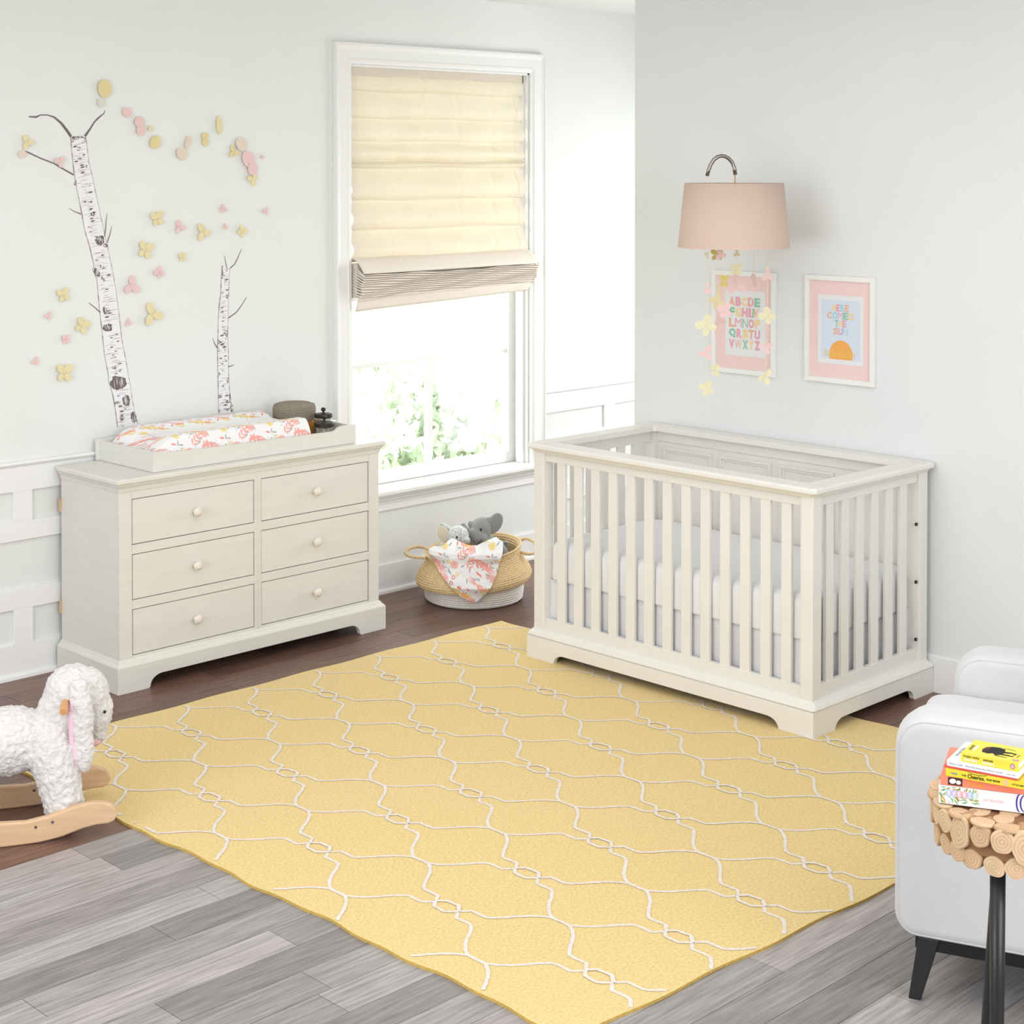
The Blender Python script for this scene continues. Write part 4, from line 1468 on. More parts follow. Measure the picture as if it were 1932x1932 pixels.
def rbox(mb, x0, x1, y0, y1, z0, z1, rc=0.06, re=0.035, rb_=None, nu=160, wob=0.0025, seed=1, mi=0, crown=0.0):
    """soft box: rounded in plan (rc) and over the edges (re)"""
    cx_, cy_ = (x0 + x1) / 2, (y0 + y1) / 2
    hx, hy = (x1 - x0) / 2, (y1 - y0) / 2
    prof = [(1.0, z0)]
    ne = 6
    rlo = re if rb_ is None else rb_
    ring = []
    for k in range(ne + 1):
        a = -PI / 2 + PI / 2 * k / ne
        ring.append((rlo - rlo * math.cos(a), z0 + rlo + rlo * math.sin(a)))
    for k in range(ne + 1):
        a = PI / 2 * k / ne
        ring.append((re - re * math.cos(a), z1 - re + re * math.sin(a)))
    for ins in (0.25, 0.5, 0.8):
        ring.append((re + ins * (min(hx, hy) - re), z1 + crown * ins))
    per = []
    for i in range(nu):
        t = i / nu * 4
        sd, f_ = int(t), t - int(t)
        # param point on rounded rectangle by angle marching
        per.append((sd, f_))
    P0 = []
    straight = []
    segs = [((-hx + rc, -hy), (hx - rc, -hy)), ((hx, -hy + rc), (hx, hy - rc)), ((hx - rc, hy), (-hx + rc, hy)), ((-hx, hy - rc), (-hx, -hy + rc))]
    cens = [(hx - rc, -hy + rc, -PI / 2), (hx - rc, hy - rc, 0), (-hx + rc, hy - rc, PI / 2), (-hx + rc, -hy + rc, PI)]
    for sgi in range(4):
        (ax, ay), (bx, by) = segs[sgi]
        k_ = nu // 5
        for i in range(k_):
            f_ = i / k_
            P0.append((ax + (bx - ax) * f_, ay + (by - ay) * f_))
        cxx, cyy, a0 = cens[sgi]
        for i in range(8):
            a = a0 + PI / 2 * i / 8
            P0.append((cxx + rc * math.cos(a), cyy + rc * math.sin(a)))
    N_ = len(P0)
    vs, fs = [], []
    for (ins, z) in ring:
        sxk, syk = (hx - ins) / hx, (hy - ins) / hy
        for i, (a, b) in enumerate(P0):
            wv = wob * (math.sin(i * 0.9 + seed) + math.sin(i * 0.37 + z * 40)) * (1 if ins < re * 1.01 else 0.2)
            l = math.hypot(a, b) or 1
            vs.append((cx_ + a * sxk + a / l * wv, cy_ + b * syk + b / l * wv, z + wv * 0.4))
    for k in range(len(ring) - 1):
        for i in range(N_):
            j = (i + 1) % N_
            fs.append((k * N_ + i, k * N_ + j, (k + 1) * N_ + j, (k + 1) * N_ + i))
    fs.append(tuple(range(N_))[::-1])
    fs.append(tuple((len(ring) - 1) * N_ + i for i in range(N_)))
    mb.add(vs, fs, mi)


rbox(q, MX0, MX1, MY0, MY1, 0.333, 0.50, rc=0.05, re=0.04, rb_=0.010, wob=0.0018)
q.build('fitted_sheet', 'sheet_white', mt_, smooth=True)
# crib skirt, pleated, hanging from the base
sk = thing('crib_skirt', 'white pleated crib skirt hanging below the mattress inside the crib', 'bed skirt', ((MX0 + MX1) / 2, (MY0 + MY1) / 2, 0.33))
SX0, SX1, SY0, SY1 = px0 + 0.043, px1 - 0.05, CY1 + 0.071, CY0 - 0.068


def panel(mb, a, b, z0, z1, nrm, seed):
    a, b = Vector(a), Vector(b)
    def fn(u, v):
        p = a.lerp(b, u)
        k = 0.005 * math.sin(u * 14 + seed) * v + 0.0035 * math.sin(u * 33 + seed * 2) * v
        for c in (0.25, 0.5, 0.75) if (b - a).length > 1 else (0.48, 0.52):
            k -= 0.022 * math.exp(-((u - c) / 0.012) ** 2) * (0.3 + 0.7 * v)
        return (p.x + nrm[0] * k, p.y + nrm[1] * k, z1 + (z0 - z1) * v)
    mb.grid(fn, 150, 8)


q = MB()
panel(q, (SX0, SY1, 0), (SX0, SY0, 0), 0.03, 0.335, (-1, 0), 1)
panel(q, (SX0, SY0, 0), (SX1, SY0, 0), 0.03, 0.335, (0, -1), 2)
panel(q, (SX1, SY1, 0), (SX0, SY1, 0), 0.03, 0.335, (0, 1), 3)
q.build('skirt_panel', 'skirt_white', sk, smooth=True, solid=0.0015)
q = MB()
for yy in (SY0 + 0.002, ):
    q.tube([(SX1 - 0.015, yy, 0.35), (SX1 + 0.012, yy - 0.004, 0.34), (SX1 + 0.016, yy, 0.30), (SX1 + 0.006, yy - 0.006, 0.27), (SX1 + 0.012, yy, 0.24)], 0.002, 6)
q.build('tie_ribbon', 'skirt_white', sk)

# ------------------------------------------------------------------ basket of soft toys by the window
BC = Vector((0.3645, -0.3846, 0))
VROT = -YAW                              # local x runs to the right of the view, local y away from it


def tiltz(r, z, a):
    # rim sits higher on the far right
    k = max(0, min(1, (z - 0.09) / 0.15))
    lx = r * math.cos(a)
    ly = r * math.sin(a)
    d_ = (lx * math.cos(-VROT) - 0 * ly)
    e = (math.cos(VROT) * lx + math.sin(VROT) * ly) / 0.25       # along view right
    g_ = (-math.sin(VROT) * lx + math.cos(VROT) * ly) / 0.25     # away
    fb_ = max(0, 1 - abs(z - 0.10) / 0.07)
    return r * (1 + 0.012 * math.sin(3 * a) * k), z + k * (0.026 * e + 0.016 * g_) + fb_ * (0.016 * e + 0.006 * g_ - 0.004)


bk = thing('woven_basket', 'large natural and white straw belly basket with looped handles, on the floor', 'basket', BC)
m = MB()
coiled(m, [(0.0, 0.004), (0.222, 0.004), (0.232, 0.012), (0.238, 0.05), (0.236, 0.10)], BC, n=110, coil=0.0105, amp=0.0026)
m.build('white_base', 'basket_white', bk, smooth=True)
m = MB()
coiled(m, [(0.238, 0.095), (0.258, 0.088), (0.272, 0.10), (0.277, 0.118), (0.268, 0.142), (0.248, 0.168), (0.228, 0.195), (0.221, 0.215), (0.226, 0.236), (0.233, 0.243), (0.224, 0.246), (0.215, 0.236), (0.212, 0.215), (0.225, 0.18), (0.235, 0.13), (0.225, 0.03), (0.20, 0.015), (0.0, 0.012)], BC, n=110, coil=0.0105, amp=0.0026, fn=tiltz)
m.build('straw_body', 'basket_natural', bk, smooth=True)


def V(x, y, z):                             # basket-local view axes to world
    c_, s_ = math.cos(VROT), math.sin(VROT)
    return Vector((BC.x + x * c_ - y * s_, BC.y + x * s_ + y * c_, z))


def vpx(px_, py_, d_):
    k = d_ / F_PX
    p = deep(px_, py_, d_)
    return p


for pts in ([(-0.222, 0.03, 0.226), (-0.25, 0.04, 0.236), (-0.292, 0.025, 0.238), (-0.326, -0.005, 0.226), (-0.318, -0.035, 0.214), (-0.28, -0.05, 0.208), (-0.222, -0.06, 0.206)],
            [(0.218, 0.05, 0.262), (0.25, 0.06, 0.272), (0.288, 0.03, 0.262), (0.298, -0.01, 0.240), (0.285, -0.04, 0.224), (0.25, -0.05, 0.224), (0.226, -0.04, 0.228)]):
    P_ = [V(*p) for p in pts]
    sm = []
    for i in range(len(P_) - 1):
        p0, p1, p2, p3 = P_[max(0, i - 1)], P_[i], P_[i + 1], P_[min(len(P_) - 1, i + 2)]
        for k in range(6):
            t = k / 6
            sm.append(0.5 * ((2 * p1) + (-p0 + p2) * t + (2 * p0 - 5 * p1 + 4 * p2 - p3) * t * t + (-p0 + 3 * p1 - 3 * p2 + p3) * t ** 3))
    sm.append(P_[-1])
    m = MB()
    m.tube(sm, [0.0068 + 0.0014 * (i % 3 == 0) for i in range(len(sm))], 10)
    m.build('handle', 'basket_natural', bk, smooth=True)

# grey corduroy elephant
ea = thing('plush_elephant', 'grey ribbed plush elephant with a raised trunk, in the basket', 'soft toy', V(0.05, 0.04, 0.05), VROT)
m = MB()
zz0 = 0.05
def A(x, y, z):                              # into the toy's own frame
    return (x - 0.05, y - 0.04, z - zz0)
m.ball(A(0.036, 0.035, 0.325), (0.054, 0.055, 0.060), (0, 12, 0))
m.ball(A(0.022, 0.01, 0.292), (0.046, 0.05, 0.042))
m.tube([A(0.01, 0.0, 0.305), A(-0.018, -0.01, 0.312), A(-0.036, -0.012, 0.326), A(-0.047, -0.012, 0.345), A(-0.055, -0.012, 0.362)], [0.034, 0.024, 0.017, 0.013, 0.010], 14)
m.tube([A(-0.006, 0.03, 0.335), A(-0.018, 0.03, 0.352), A(-0.016, 0.03, 0.364)], [0.018, 0.014, 0.008], 12)
m.ball(A(0.07, 0.055, 0.215), (0.062, 0.06, 0.075))
m.ball(A(0.06, 0.055, 0.14), (0.075, 0.07, 0.075))
body = blob(m, 'body', 'plush_grey', ea, 0.0045, 3, 0.0015, 0.01)
m = MB()
m.ball(A(0.100, 0.03, 0.352), (0.036, 0.012, 0.056), (0, 28, 0))
m.ball(A(0.072, 0.03, 0.366), (0.020, 0.012, 0.016), (0, 28, 0))
blob(m, 'ear', 'plush_grey', ea, 0.004, 2)
m = MB()
m.tube([A(0.095, 0.0, 0.262), A(0.125, -0.015, 0.246), A(0.148, -0.03, 0.222), A(0.158, -0.05, 0.20)], [0.022, 0.024, 0.022, 0.018], 14)
blob(m, 'arm', 'plush_grey', ea, 0.004, 3)
m = MB()
m.tube([A(0.138, 0.06, 0.20), A(0.150, 0.055, 0.24), A(0.157, 0.05, 0.262)], [0.02, 0.013, 0.011], 12)
blob(m, 'leg', 'plush_grey', ea, 0.004, 3)
m = MB()
m.ball(A(0.050, -0.002, 0.222), (0.030, 0.022, 0.04))
m.build('belly_patch', 'plush_belly', ea, local=True, smooth=True)
m = MB()
m.ball(A(0.034, -0.021, 0.334), (0.0062, 0.004, 0.0068))
eye = m.build('eye', 'eye_rim', ea, local=True, smooth=True)
m = MB()
m.ball(A(0.034, -0.0235, 0.334), 0.0042)
m.build('pupil', 'eye_black', eye, local=True, smooth=True)
m = MB()
m.tube([A(0.037, -0.0335, 0.300), A(0.037, -0.037, 0.288), A(0.030, -0.038, 0.276), A(0.020, -0.036, 0.270)], 0.0012, 6)
m.build('stitched_mouth', 'thread_dark', ea, local=True)

# speckled plush with beige ear
eb = thing('plush_toy', 'fluffy white and grey speckled plush toy with a beige ear, in the basket', 'soft toy', V(-0.10, -0.04, 0.05), VROT)
def B(x, y, z):
    return (x + 0.10, y + 0.04, z + 0.014 - zz0)
m = MB()
m.ball(B(-0.075, -0.06, 0.300), (0.052, 0.048, 0.045), (0, -10, 0))
m.ball(B(-0.036, -0.09, 0.283), (0.021, 0.024, 0.019))
m.ball(B(-0.115, -0.05, 0.225), (0.055, 0.055, 0.055))
m.ball(B(-0.10, -0.02, 0.14), (0.085, 0.08, 0.075))
m.ball(B(-0.150, -0.08, 0.222), (0.032, 0.032, 0.028))
blob(m, 'body', 'plush_speckled', eb, 0.0042, 2, 0.010, 0.008)
m = MB()
m.ball(B(-0.142, -0.068, 0.308), (0.027, 0.010, 0.042), (0, -20, 0))
er = m.build('ear', 'plush_beige', eb, local=True, smooth=True)
m = MB()
m.tube([B(-0.158, -0.05, 0.352), B(-0.140, -0.05, 0.347), B(-0.120, -0.05, 0.332), B(-0.105, -0.05, 0.322)], [0.006, 0.009, 0.010, 0.008], 10)
blob(m, 'ear_fur', 'plush_speckled', er, 0.004, 1, 0.006, 0.008)
m = MB()
m.tube([B(-0.160, -0.10, 0.24), B(-0.183, -0.10, 0.223), B(-0.195, -0.09, 0.205)], [0.024, 0.022, 0.018], 12)
blob(m, 'arm', 'plush_speckled', eb, 0.0042, 1, 0.008, 0.008)
m = MB()
m.ball(B(-0.078, -0.108, 0.302), 0.0055)
m.build('eye', 'eye_black', eb, local=True, smooth=True)

# floral blanket hanging over the basket front
bt = thing('floral_blanket', 'small white blanket printed with pink and yellow birds, draped over the basket rim', 'blanket', V(0, -0.22, 0.25), VROT)
NB = 260
tops = [(-0.209, 0.262), (-0.185, 0.276), (-0.15, 0.283), (-0.11, 0.312), (-0.095, 0.318), (-0.05, 0.306), (-0.01, 0.296), (0.02, 0.296), (0.07, 0.316), (0.108, 0.322), (0.122, 0.310), (0.14, 0.300)]
bots = [(-0.209, 0.250), (-0.19, 0.220), (-0.165, 0.185), (-0.14, 0.158), (-0.10, 0.120), (-0.06, 0.085), (-0.02, 0.058), (0.0, 0.044), (0.02, 0.052), (0.06, 0.092), (0.09, 0.125), (0.11, 0.17), (0.125, 0.22), (0.14, 0.265)]


def itp(L_, x):
    for a, b in zip(L_[:-1], L_[1:]):
        if a[0] <= x <= b[0]:
            return a[1] + (b[1] - a[1]) * (x - a[0]) / (b[0] - a[0])
    return L_[-1][1]


def rb(z):
    return itp([(0.0, 0.238), (0.085, 0.242), (0.10, 0.272), (0.118, 0.279), (0.142, 0.272), (0.168, 0.254), (0.195, 0.236), (0.215, 0.229), (0.243, 0.240), (0.26, 0.235), (0.40, 0.10)], z)


xs, zs, ysl, uvs = [], [], [], []
for j in range(NB + 1):
    for i in range(NB + 1):
        u, v = i / NB, j / NB
        x = -0.209 + 0.349 * u
        z = itp(bots, x) + (itp(tops, x) - itp(bots, x)) * v
        r0 = rb(z if z > 0.10 else z * 0.2 + 0.08) + (0.012 if z < 0.12 else 0)
        yy = -math.sqrt(max(0.0004, r0 * r0 - x * x)) - 0.010 + 0.004 * math.sin(x * 60 + z * 22) + 0.003 * math.sin(z * 90 + x * 20)
        if z > 0.262:
            yy += (z - 0.262) * 0.3
        xs.append(x)
        zs.append(z)
        ysl.append(yy)
        uvs.append((x * 1.05 + 0.02, z * 1.05 + 0.055))
m = MB()
m.v = [(x, y + 0.22, z - 0.25) for x, y, z in zip(xs, ysl, zs)]
m.f = [(j * (NB + 1) + i, j * (NB + 1) + i + 1, (j + 1) * (NB + 1) + i + 1, (j + 1) * (NB + 1) + i) for j in range(NB) for i in range(NB)]
m.m = [0] * len(m.f)
uvs = np.array(uvs)
m.build('cloth', 'print_cloth', bt, local=True, smooth=True, colors=floral(uvs[:, 0], uvs[:, 1]), solid=0.002)

# ------------------------------------------------------------------ lamp over the crib with paper garlands
LC = deep(1385, 309, 6.88)
LX, LY = LC.x, LC.y
kk = 6.88 / F_PX
lamp = thing('hanging_lamp', 'blush linen drum lampshade hanging from a curved chrome hook above the crib', 'lamp', (LX, LY, 1.743))
m = MB()
m.lathe([(0.2265, 1.743), (0.200, 2.003), (0.1975, 2.003), (0.224, 1.743), (0.2265, 1.743)], (LX, LY, 0), 72)
m.build('lamp_shade', 'shade_linen', lamp, smooth=True, bevel=0)
m = MB()
hp = [(1386.5, 346), (1387, 330), (1386, 318), (1382, 307), (1375, 299), (1368, 295), (1361, 294), (1354, 296), (1347, 301), (1341, 310), (1337, 320), (1334, 332)]
m.tube([deep(a, b, 6.88) for a, b in hp[1:]], 0.0078, 14)
m.build('hook', 'chrome', lamp, smooth=True)
m = MB()
m.tube([deep(1386.8, 326, 6.88), deep(1386.3, 346, 6.88), (LX, LY, 1.95)], 0.0022, 8)
m.build('cord', 'cord_tan', lamp)
m = MB()
for k in range(3):
    a = k * 2.094 + 0.4
    m.tube([(LX, LY, 1.985), (LX + 0.198 * math.cos(a), LY + 0.198 * math.sin(a), 1.998)], 0.0018, 6)
m.tube([(LX, LY, 1.995), (LX, LY, 1.90)], 0.018, 16)
m.tube([(LX, LY, 1.92), (LX, LY, 1.795)], 0.004, 10)
m.build('fitting', 'cord_tan', lamp)

STR = [
    (1337, 1332, 733, 6.82, [(1333.7, 482, 16, 'paper_cream', 4, 0.3, 0.5), (1335, 545.7, 21, 'paper_pink', 3, 0.2, 0.8), (1332, 614, 37, 'paper_cream', 4, 0.7, 1), (1333, 665.6, 26, 'paper_pink', 3, -0.4, 1), (1332.7, 733, 28, 'paper_cream', 4, 0.4, 1)], 'leftmost butterfly garland under the lampshade, hanging lowest of all'),
    (1353, 1349, 700, 6.93, [(1352, 480, 24, 'paper_yellow_deep', 4, 0.1, 1), (1355, 550, 26, 'paper_cream', 'oval', 0.1, 0.35), (1351, 569, 28, 'paper_yellow', 4, 0.5, 0.9), (1358, 604, 22, 'paper_rose', 3, 0.2, 1), (1351, 625, 22, 'paper_rose', 'pair', 0.1, 0.6), (1349, 698.5, 24, 'paper_cream', 4, 0.1, 0.8)], 'second butterfly garland from the left, with a deep yellow butterfly at the shade'),
    (1365, 1366, 604, 6.80, [(1359, 480, 21, 'paper_pink', 3, 0.4, 1), (1365.6, 530, 25, 'paper_yellow_deep', 4, 0.0, 0.7), (1367, 586, 28, 'paper_pink', 4, 0.3, 1)], 'third butterfly garland from the left, deep yellow above pink'),
    (1391, 1388, 548, 6.88, [(1390, 478, 14, 'paper_yellow', 3, 0.1, 0.9), (1389, 508, 25, 'paper_cream', 4, 0.1, 1), (1389, 538, 36, 'paper_rose', 3, 0.1, 1)], 'short butterfly garland in the middle, ending in the largest pink butterfly'),
    (1424, 1417, 580, 6.97, [(1423, 529, 28, 'paper_rose', 'pair', 0.2, 0.6)], 'fifth butterfly garland from the left, carrying a single folded rose butterfly'),
    (1450, 1444, 714, 6.84, [(1448, 508, 12, 'paper_cream', 'oval', 0.0, 0.6), (1448.5, 520, 22, 'paper_pink', 3, 0.0, 1), (1447, 596, 32, 'paper_cream', 4, 0.9, 0.9), (1445, 656, 25, 'paper_pink', 3, 1.2, 0.9), (1444.5, 711.5, 30, 'paper_cream', 3, -0.5, 0.8)], 'rightmost butterfly garland, along the right edge of the alphabet print')]
for (xt, xb, yb, dp, items, lab) in STR:
    top = deep(xt, 440, dp)
    top.z = 1.80
    sp_ = MB()
    sp_.tube([(LX, LY, 1.80), top], 0.0016, 6)
    sp_.build('mobile_arm', 'cord_tan', lamp)
    t = thing('butterfly_garland', lab, 'garland', top, group='paper butterfly garlands under the lampshade')
    m = MB()
    m.tube([top, deep((xt + xb) / 2 + 1, (440 + yb) / 2, dp), deep(xb, yb, dp)], 0.0009, 6)
    m.build('string', 'string_cream', t)
    for (x_, y_, s_, mt, lb_, a_, sq) in items:
        o = butterfly('paper_butterfly', None, x_, y_, s_ * dp / F_PX * 1.0, a_, lb_, mt, plane='hang', depth=dp, parent=None, squash=sq)
        for k_ in list(o.keys()):
            del o[k_]
        o.parent = t
        for v in o.data.vertices:
            v.co -= top

# ------------------------------------------------------------------ rocking lamb
ax = Vector((0.882, -0.4711, 0))
bx = Vector((0.4711, 0.882, 0))
LP = Vector((-2.703, -1.528, 0)) + bx * 0.16
LR = math.atan2(ax.y, ax.x)
lam = thing('rocking_lamb', 'white fleecy rocking lamb with drooping ears on pale wooden rockers', 'rocking toy', LP, LR)
rk = [(0.001, 0.074), (0.078, 0.070), (0.143, 0.080), (0.202, 0.097), (0.240, 0.105), (0.275, 0.109), (0.31, 0.106), (0.332, 0.096), (0.346, 0.080), (0.349, 0.062), (0.340, 0.045), (0.322, 0.038), (0.287, 0.038),
      (0.241, 0.030), (0.181, 0.012), (0.113, 0.002), (0.04, 0.0)]
cxm = -0.06
top_r = rk[:9][::-1]
mir = [(2 * cxm - u, z) for u, z in rk[::-1]]
outline = rk + [(-0.16, 0.0)] + mir[1:] + []
for yy in (-0.172, 0.146):
    m = MB()
    m.prism([(u, z) for u, z in outline], 1, yy, yy + 0.026)
    o = m.build('rocker', 'rocker_wood', lam, local=True, bevel=0.006, seg=3, bang=50)
    m = MB()
    for u in (0.105, 0.155):
        sgn = yy - 0.0012 if yy < 0 else yy + 0.0272
        m.tube([(u, yy - 0.0012, 0.052 + (u - 0.105) * 0.2), (u, yy + 0.01, 0.052 + (u - 0.105) * 0.2)], 0.0045, 14)
    m.build_each('screw', 'screw', o, local=True)
for u in (-0.26, 0.20):
    m = MB()
    m.box(u - 0.02, u + 0.02, -0.147, 0.147, 0.052, 0.07)
    m.build('crossbar', 'rocker_wood', lam, local=True, bevel=0.003)
m = MB()
m.ball((-0.12, 0, 0.272), (0.27, 0.115, 0.104), n=24)
m.ball((0.02, 0, 0.270), (0.16, 0.112, 0.104), n=24)
m.ball((0.16, 0, 0.255), (0.098, 0.108, 0.118), n=24)
m.ball((0.190, 0, 0.340), (0.080, 0.088, 0.110), (0, 15, 0), n=24)
m.ball((0.222, 0, 0.410), (0.086, 0.088, 0.082), n=24)
m.ball((0.268, 0, 0.395), (0.068, 0.074, 0.085), n=24)
m.ball((0.296, 0, 0.335), (0.050, 0.062, 0.080), (0, 8, 0), n=24)
m.ball((0.298, 0, 0.280), (0.034, 0.048, 0.042), n=24)
for yy in (-0.088, 0.088):
    m.tube([(0.155, yy * 0.7, 0.25), (0.175, yy, 0.17), (0.190, yy * 1.08, 0.10), (0.196, yy * 1.1, 0.045)], [0.08, 0.066, 0.062, 0.058], 18)
    m.tube([(-0.28, yy * 0.7, 0.25), (-0.28, yy, 0.17), (-0.275, yy * 1.08, 0.10), (-0.27, yy * 1.1, 0.045)], [0.08, 0.066, 0.062, 0.058], 18)
blob(m, 'fleece_body', 'fleece', lam, 0.0052, 5, 0.016, 0.014)
for yy, s_ in ((-0.100, 1), (0.100, -1)):
    m = MB()
    m.ball((0.240, yy * 0.9, 0.425), (0.034, 0.020, 0.05))
    m.ball((0.246, yy, 0.350), (0.038, 0.021, 0.10))
    m.ball((0.252, yy * 1.02, 0.255), (0.033, 0.019, 0.075))
    o = blob(m, 'ear', 'fleece', lam, 0.0048, 3, 0.012, 0.012)
    m = MB()
    m.ball((0.2165, yy * 1.0, 0.33), (0.011, 0.017, 0.09))
    m.ball((0.226, yy * 1.0, 0.24), (0.012, 0.016, 0.05))
    blob(m, 'ear_lining', 'fleece_pink', o, 0.004, 2, 0.004, 0.012)
m = MB()
m.tube([(0.196, -0.085, 0.402), (0.190, -0.150, 0.392)], [0.0115, 0.0125], 18)
m.tube([(0.196, 0.085, 0.402), (0.190, 0.150, 0.392)], [0.0115, 0.0125], 18)
m.build_each('grab_handle', 'peg_wood', lam, local=True, bevel=0.002)
m = MB()
m.ball((0.287, -0.036, 0.252), (0.020, 0.014, 0.014))
m.build('nose', 'nose_pink', lam, local=True, smooth=True)
m = MB()
m.ball((0.318, -0.0585, 0.352), 0.005)
m.build('eye', 'thread_dark', lam, local=True, smooth=True)

# ------------------------------------------------------------------ armchair
ch = thing('armchair', 'light grey upholstered armchair with rounded arms and black tapered legs', 'armchair', (-1.587, -3.966, 0), math.atan2(0.36, 0.933))


def arm_mesh(x0, x1, y0, y1, z0, z1, r_f=0.075, r_b=0.055):
    """thick rounded slab, soft seam near its edges"""
    def outl(ins):
        pts = []
        for (cy_, cz_, a0, rr_) in ((y1 - r_f, z1 - r_f, 0, r_f), (y0 + r_f, z1 - r_f, PI / 2, r_f), (y0 + r_b, z0 + r_b, PI, r_b), (y1 - r_b, z0 + r_b, 1.5 * PI, r_b)):
            for k in range(9):
                a = a0 + PI / 2 * k / 8
                rr2 = max(0.004, rr_ - ins)
                pts.append((cy_ + rr2 * math.cos(a), cz_ + rr2 * math.sin(a)))
        return pts
    q = MB()
    e = 0.032
    prof = []
    for k in range(7):
        a = PI / 2 * k / 6
        prof.append((x0 + e - e * math.sin(a) if False else x0 + e * (1 - math.sin(a)), e * (1 - math.cos(a)) if False else e * (1 - math.cos(a))))
    lay = [(x0 + e * (1 - math.cos(PI / 2 * k / 6)), e * (1 - math.sin(PI / 2 * k / 6))) for k in range(7)]
    lay = lay + [((x0 + x1) / 2, -0.006)] + [(x0 + x1 - a, b) for a, b in lay[::-1]]
    vs, fs = [], []
    n_ = 36
    for (xx, ins) in lay:
        vs += [(xx, a, b) for a, b in outl(ins)]
    for k in range(len(lay) - 1):
        for i in range(n_):
            j = (i + 1) % n_
            fs.append((k * n_ + i, k * n_ + j, (k + 1) * n_ + j, (k + 1) * n_ + i))
    fs.append(tuple(range(n_)))
    fs.append(tuple((len(lay) - 1) * n_ + i for i in range(n_))[::-1])
    q.add(vs, fs)
    # welt seam
    for (xx) in (x0 + 0.007, x1 - 0.007):
        pts = outl(0.012)
        q.tube([(xx, a, b) for a, b in pts + pts[:1]], 0.0022, 6, cap=False)
    return q


arm_mesh(0.0, 0.15, -0.80, 0.0, 0.16, 0.716, 0.085, 0.06).build('arm', 'chair_fabric', ch, local=True, smooth=True)
arm_mesh(0.58, 0.73, -0.84, -0.045, 0.16, 0.720, 0.085, 0.06).build('arm', 'chair_fabric', ch, local=True, smooth=True)
m = MB()
rbox(m, 0.152, 0.578, -0.62, 0.02, 0.47, 0.618, rc=0.05, re=0.05, wob=0.001, crown=0.012)
m.build('seat_cushion', 'chair_fabric', ch, local=True, smooth=True)
m = MB()
rbox(m, 0.152, 0.578, -0.80, -0.01, 0.20, 0.468, rc=0.03, re=0.03, wob=0)
m.build('seat_base', 'chair_fabric', ch, local=True, smooth=True)
m = MB()
rbox(m, 0.152, 0.578, -0.84, -0.63, 0.50, 1.12, rc=0.07, re=0.06, wob=0.001)
m.build('backrest', 'chair_fabric', ch, local=True, smooth=True)
m = MB()
m.box(0.03, 0.70, -0.78, -0.05, 0.125, 0.165)
m.build('underframe', 'chair_black', ch, local=True, bevel=0.004)
for (x_, y_, dx_, dy_) in ((0.045, -0.085, -0.01, 0.035), (0.665, -0.125, 0.02, 0.035), (0.045, -0.74, -0.01, -0.04), (0.665, -0.74, 0.02, -0.04)):
    m = MB()
    m.add([(x_ - 0.022, y_ - 0.026, 0.160), (x_ + 0.022, y_ - 0.026, 0.160), (x_ + 0.022, y_ + 0.026, 0.160), (x_ - 0.022, y_ + 0.026, 0.160),
           (x_ + dx_ - 0.012, y_ + dy_ - 0.015, 0), (x_ + dx_ + 0.012, y_ + dy_ - 0.015, 0), (x_ + dx_ + 0.012, y_ + dy_ + 0.015, 0), (x_ + dx_ - 0.012, y_ + dy_ + 0.015, 0)],
          [(0, 1, 2, 3), (7, 6, 5, 4), (0, 4, 5, 1), (1, 5, 6, 2), (2, 6, 7, 3), (3, 7, 4, 0)])
    m.build('leg', 'leg_black', ch, local=True, bevel=0.003)

# ------------------------------------------------------------------ side table of log slices
TC = Vector((-1.85, -4.47, 0))
TZ = 0.715
tb = thing('side_table', 'round side table of pale teak log slices on slim black legs, beside the armchair', 'side table', TC)
m = MB()
RT = 0.206
m.lathe([(0, TZ - 0.085), (RT - 0.024, TZ - 0.085), (RT - 0.016, TZ - 0.075), (RT - 0.016, TZ - 0.012), (RT - 0.03, TZ - 0.006), (0, TZ - 0.006)], TC, 64, mi=2)
g = random.Random(8)


def log_end(c, n_, up, rad, ov, mi, tilt=0.0, depth=0.03):
    """end of a small log: rim, rings and core as concentric bands"""
    n_ = Vector(n_).normalized()
    a = Vector(up).normalized()
    b = n_.cross(a)
    K = 36
    ph = g.random() * 6
    irr = [1 + 0.05 * math.sin(2 * PI * i / K * 2 + ph) + 0.03 * math.sin(2 * PI * i / K * 5 + ph * 2) for i in range(K)]
    def ringp(k, h):
        return [Vector(c) + (a * math.cos(2 * PI * i / K) * rad * ov + b * math.sin(2 * PI * i / K) * rad) * irr[i] * k + n_ * h for i in range(K)]
    levels = [(1.0, -depth), (1.0, -0.004), (0.96, 0.0), (0.78, 0.0008), (0.70, 0.0008), (0.52, 0.0012), (0.44, 0.0012), (0.26, 0.0014), (0.16, 0.0014)]
    vs = []
    for k, h in levels:
        vs += ringp(k, h)
    vs.append(Vector(c) + n_ * 0.0014)
    o0 = len(m.v)
    m.v += [tuple(v) for v in vs]
    for l in range(len(levels) - 1):
        for i in range(K):
            j = (i + 1) % K
            m.f.append((o0 + l * K + i, o0 + l * K + j, o0 + (l + 1) * K + j, o0 + (l + 1) * K + i))
            m.m.append([3, mi, mi, 1 - mi, mi, 1 - mi, mi, 1 - mi][l])
    L0 = (len(levels) - 1) * K
    for i in range(K):
        m.f.append((o0 + L0 + i, o0 + L0 + (i + 1) % K, o0 + len(vs) - 1))
        m.m.append(mi)


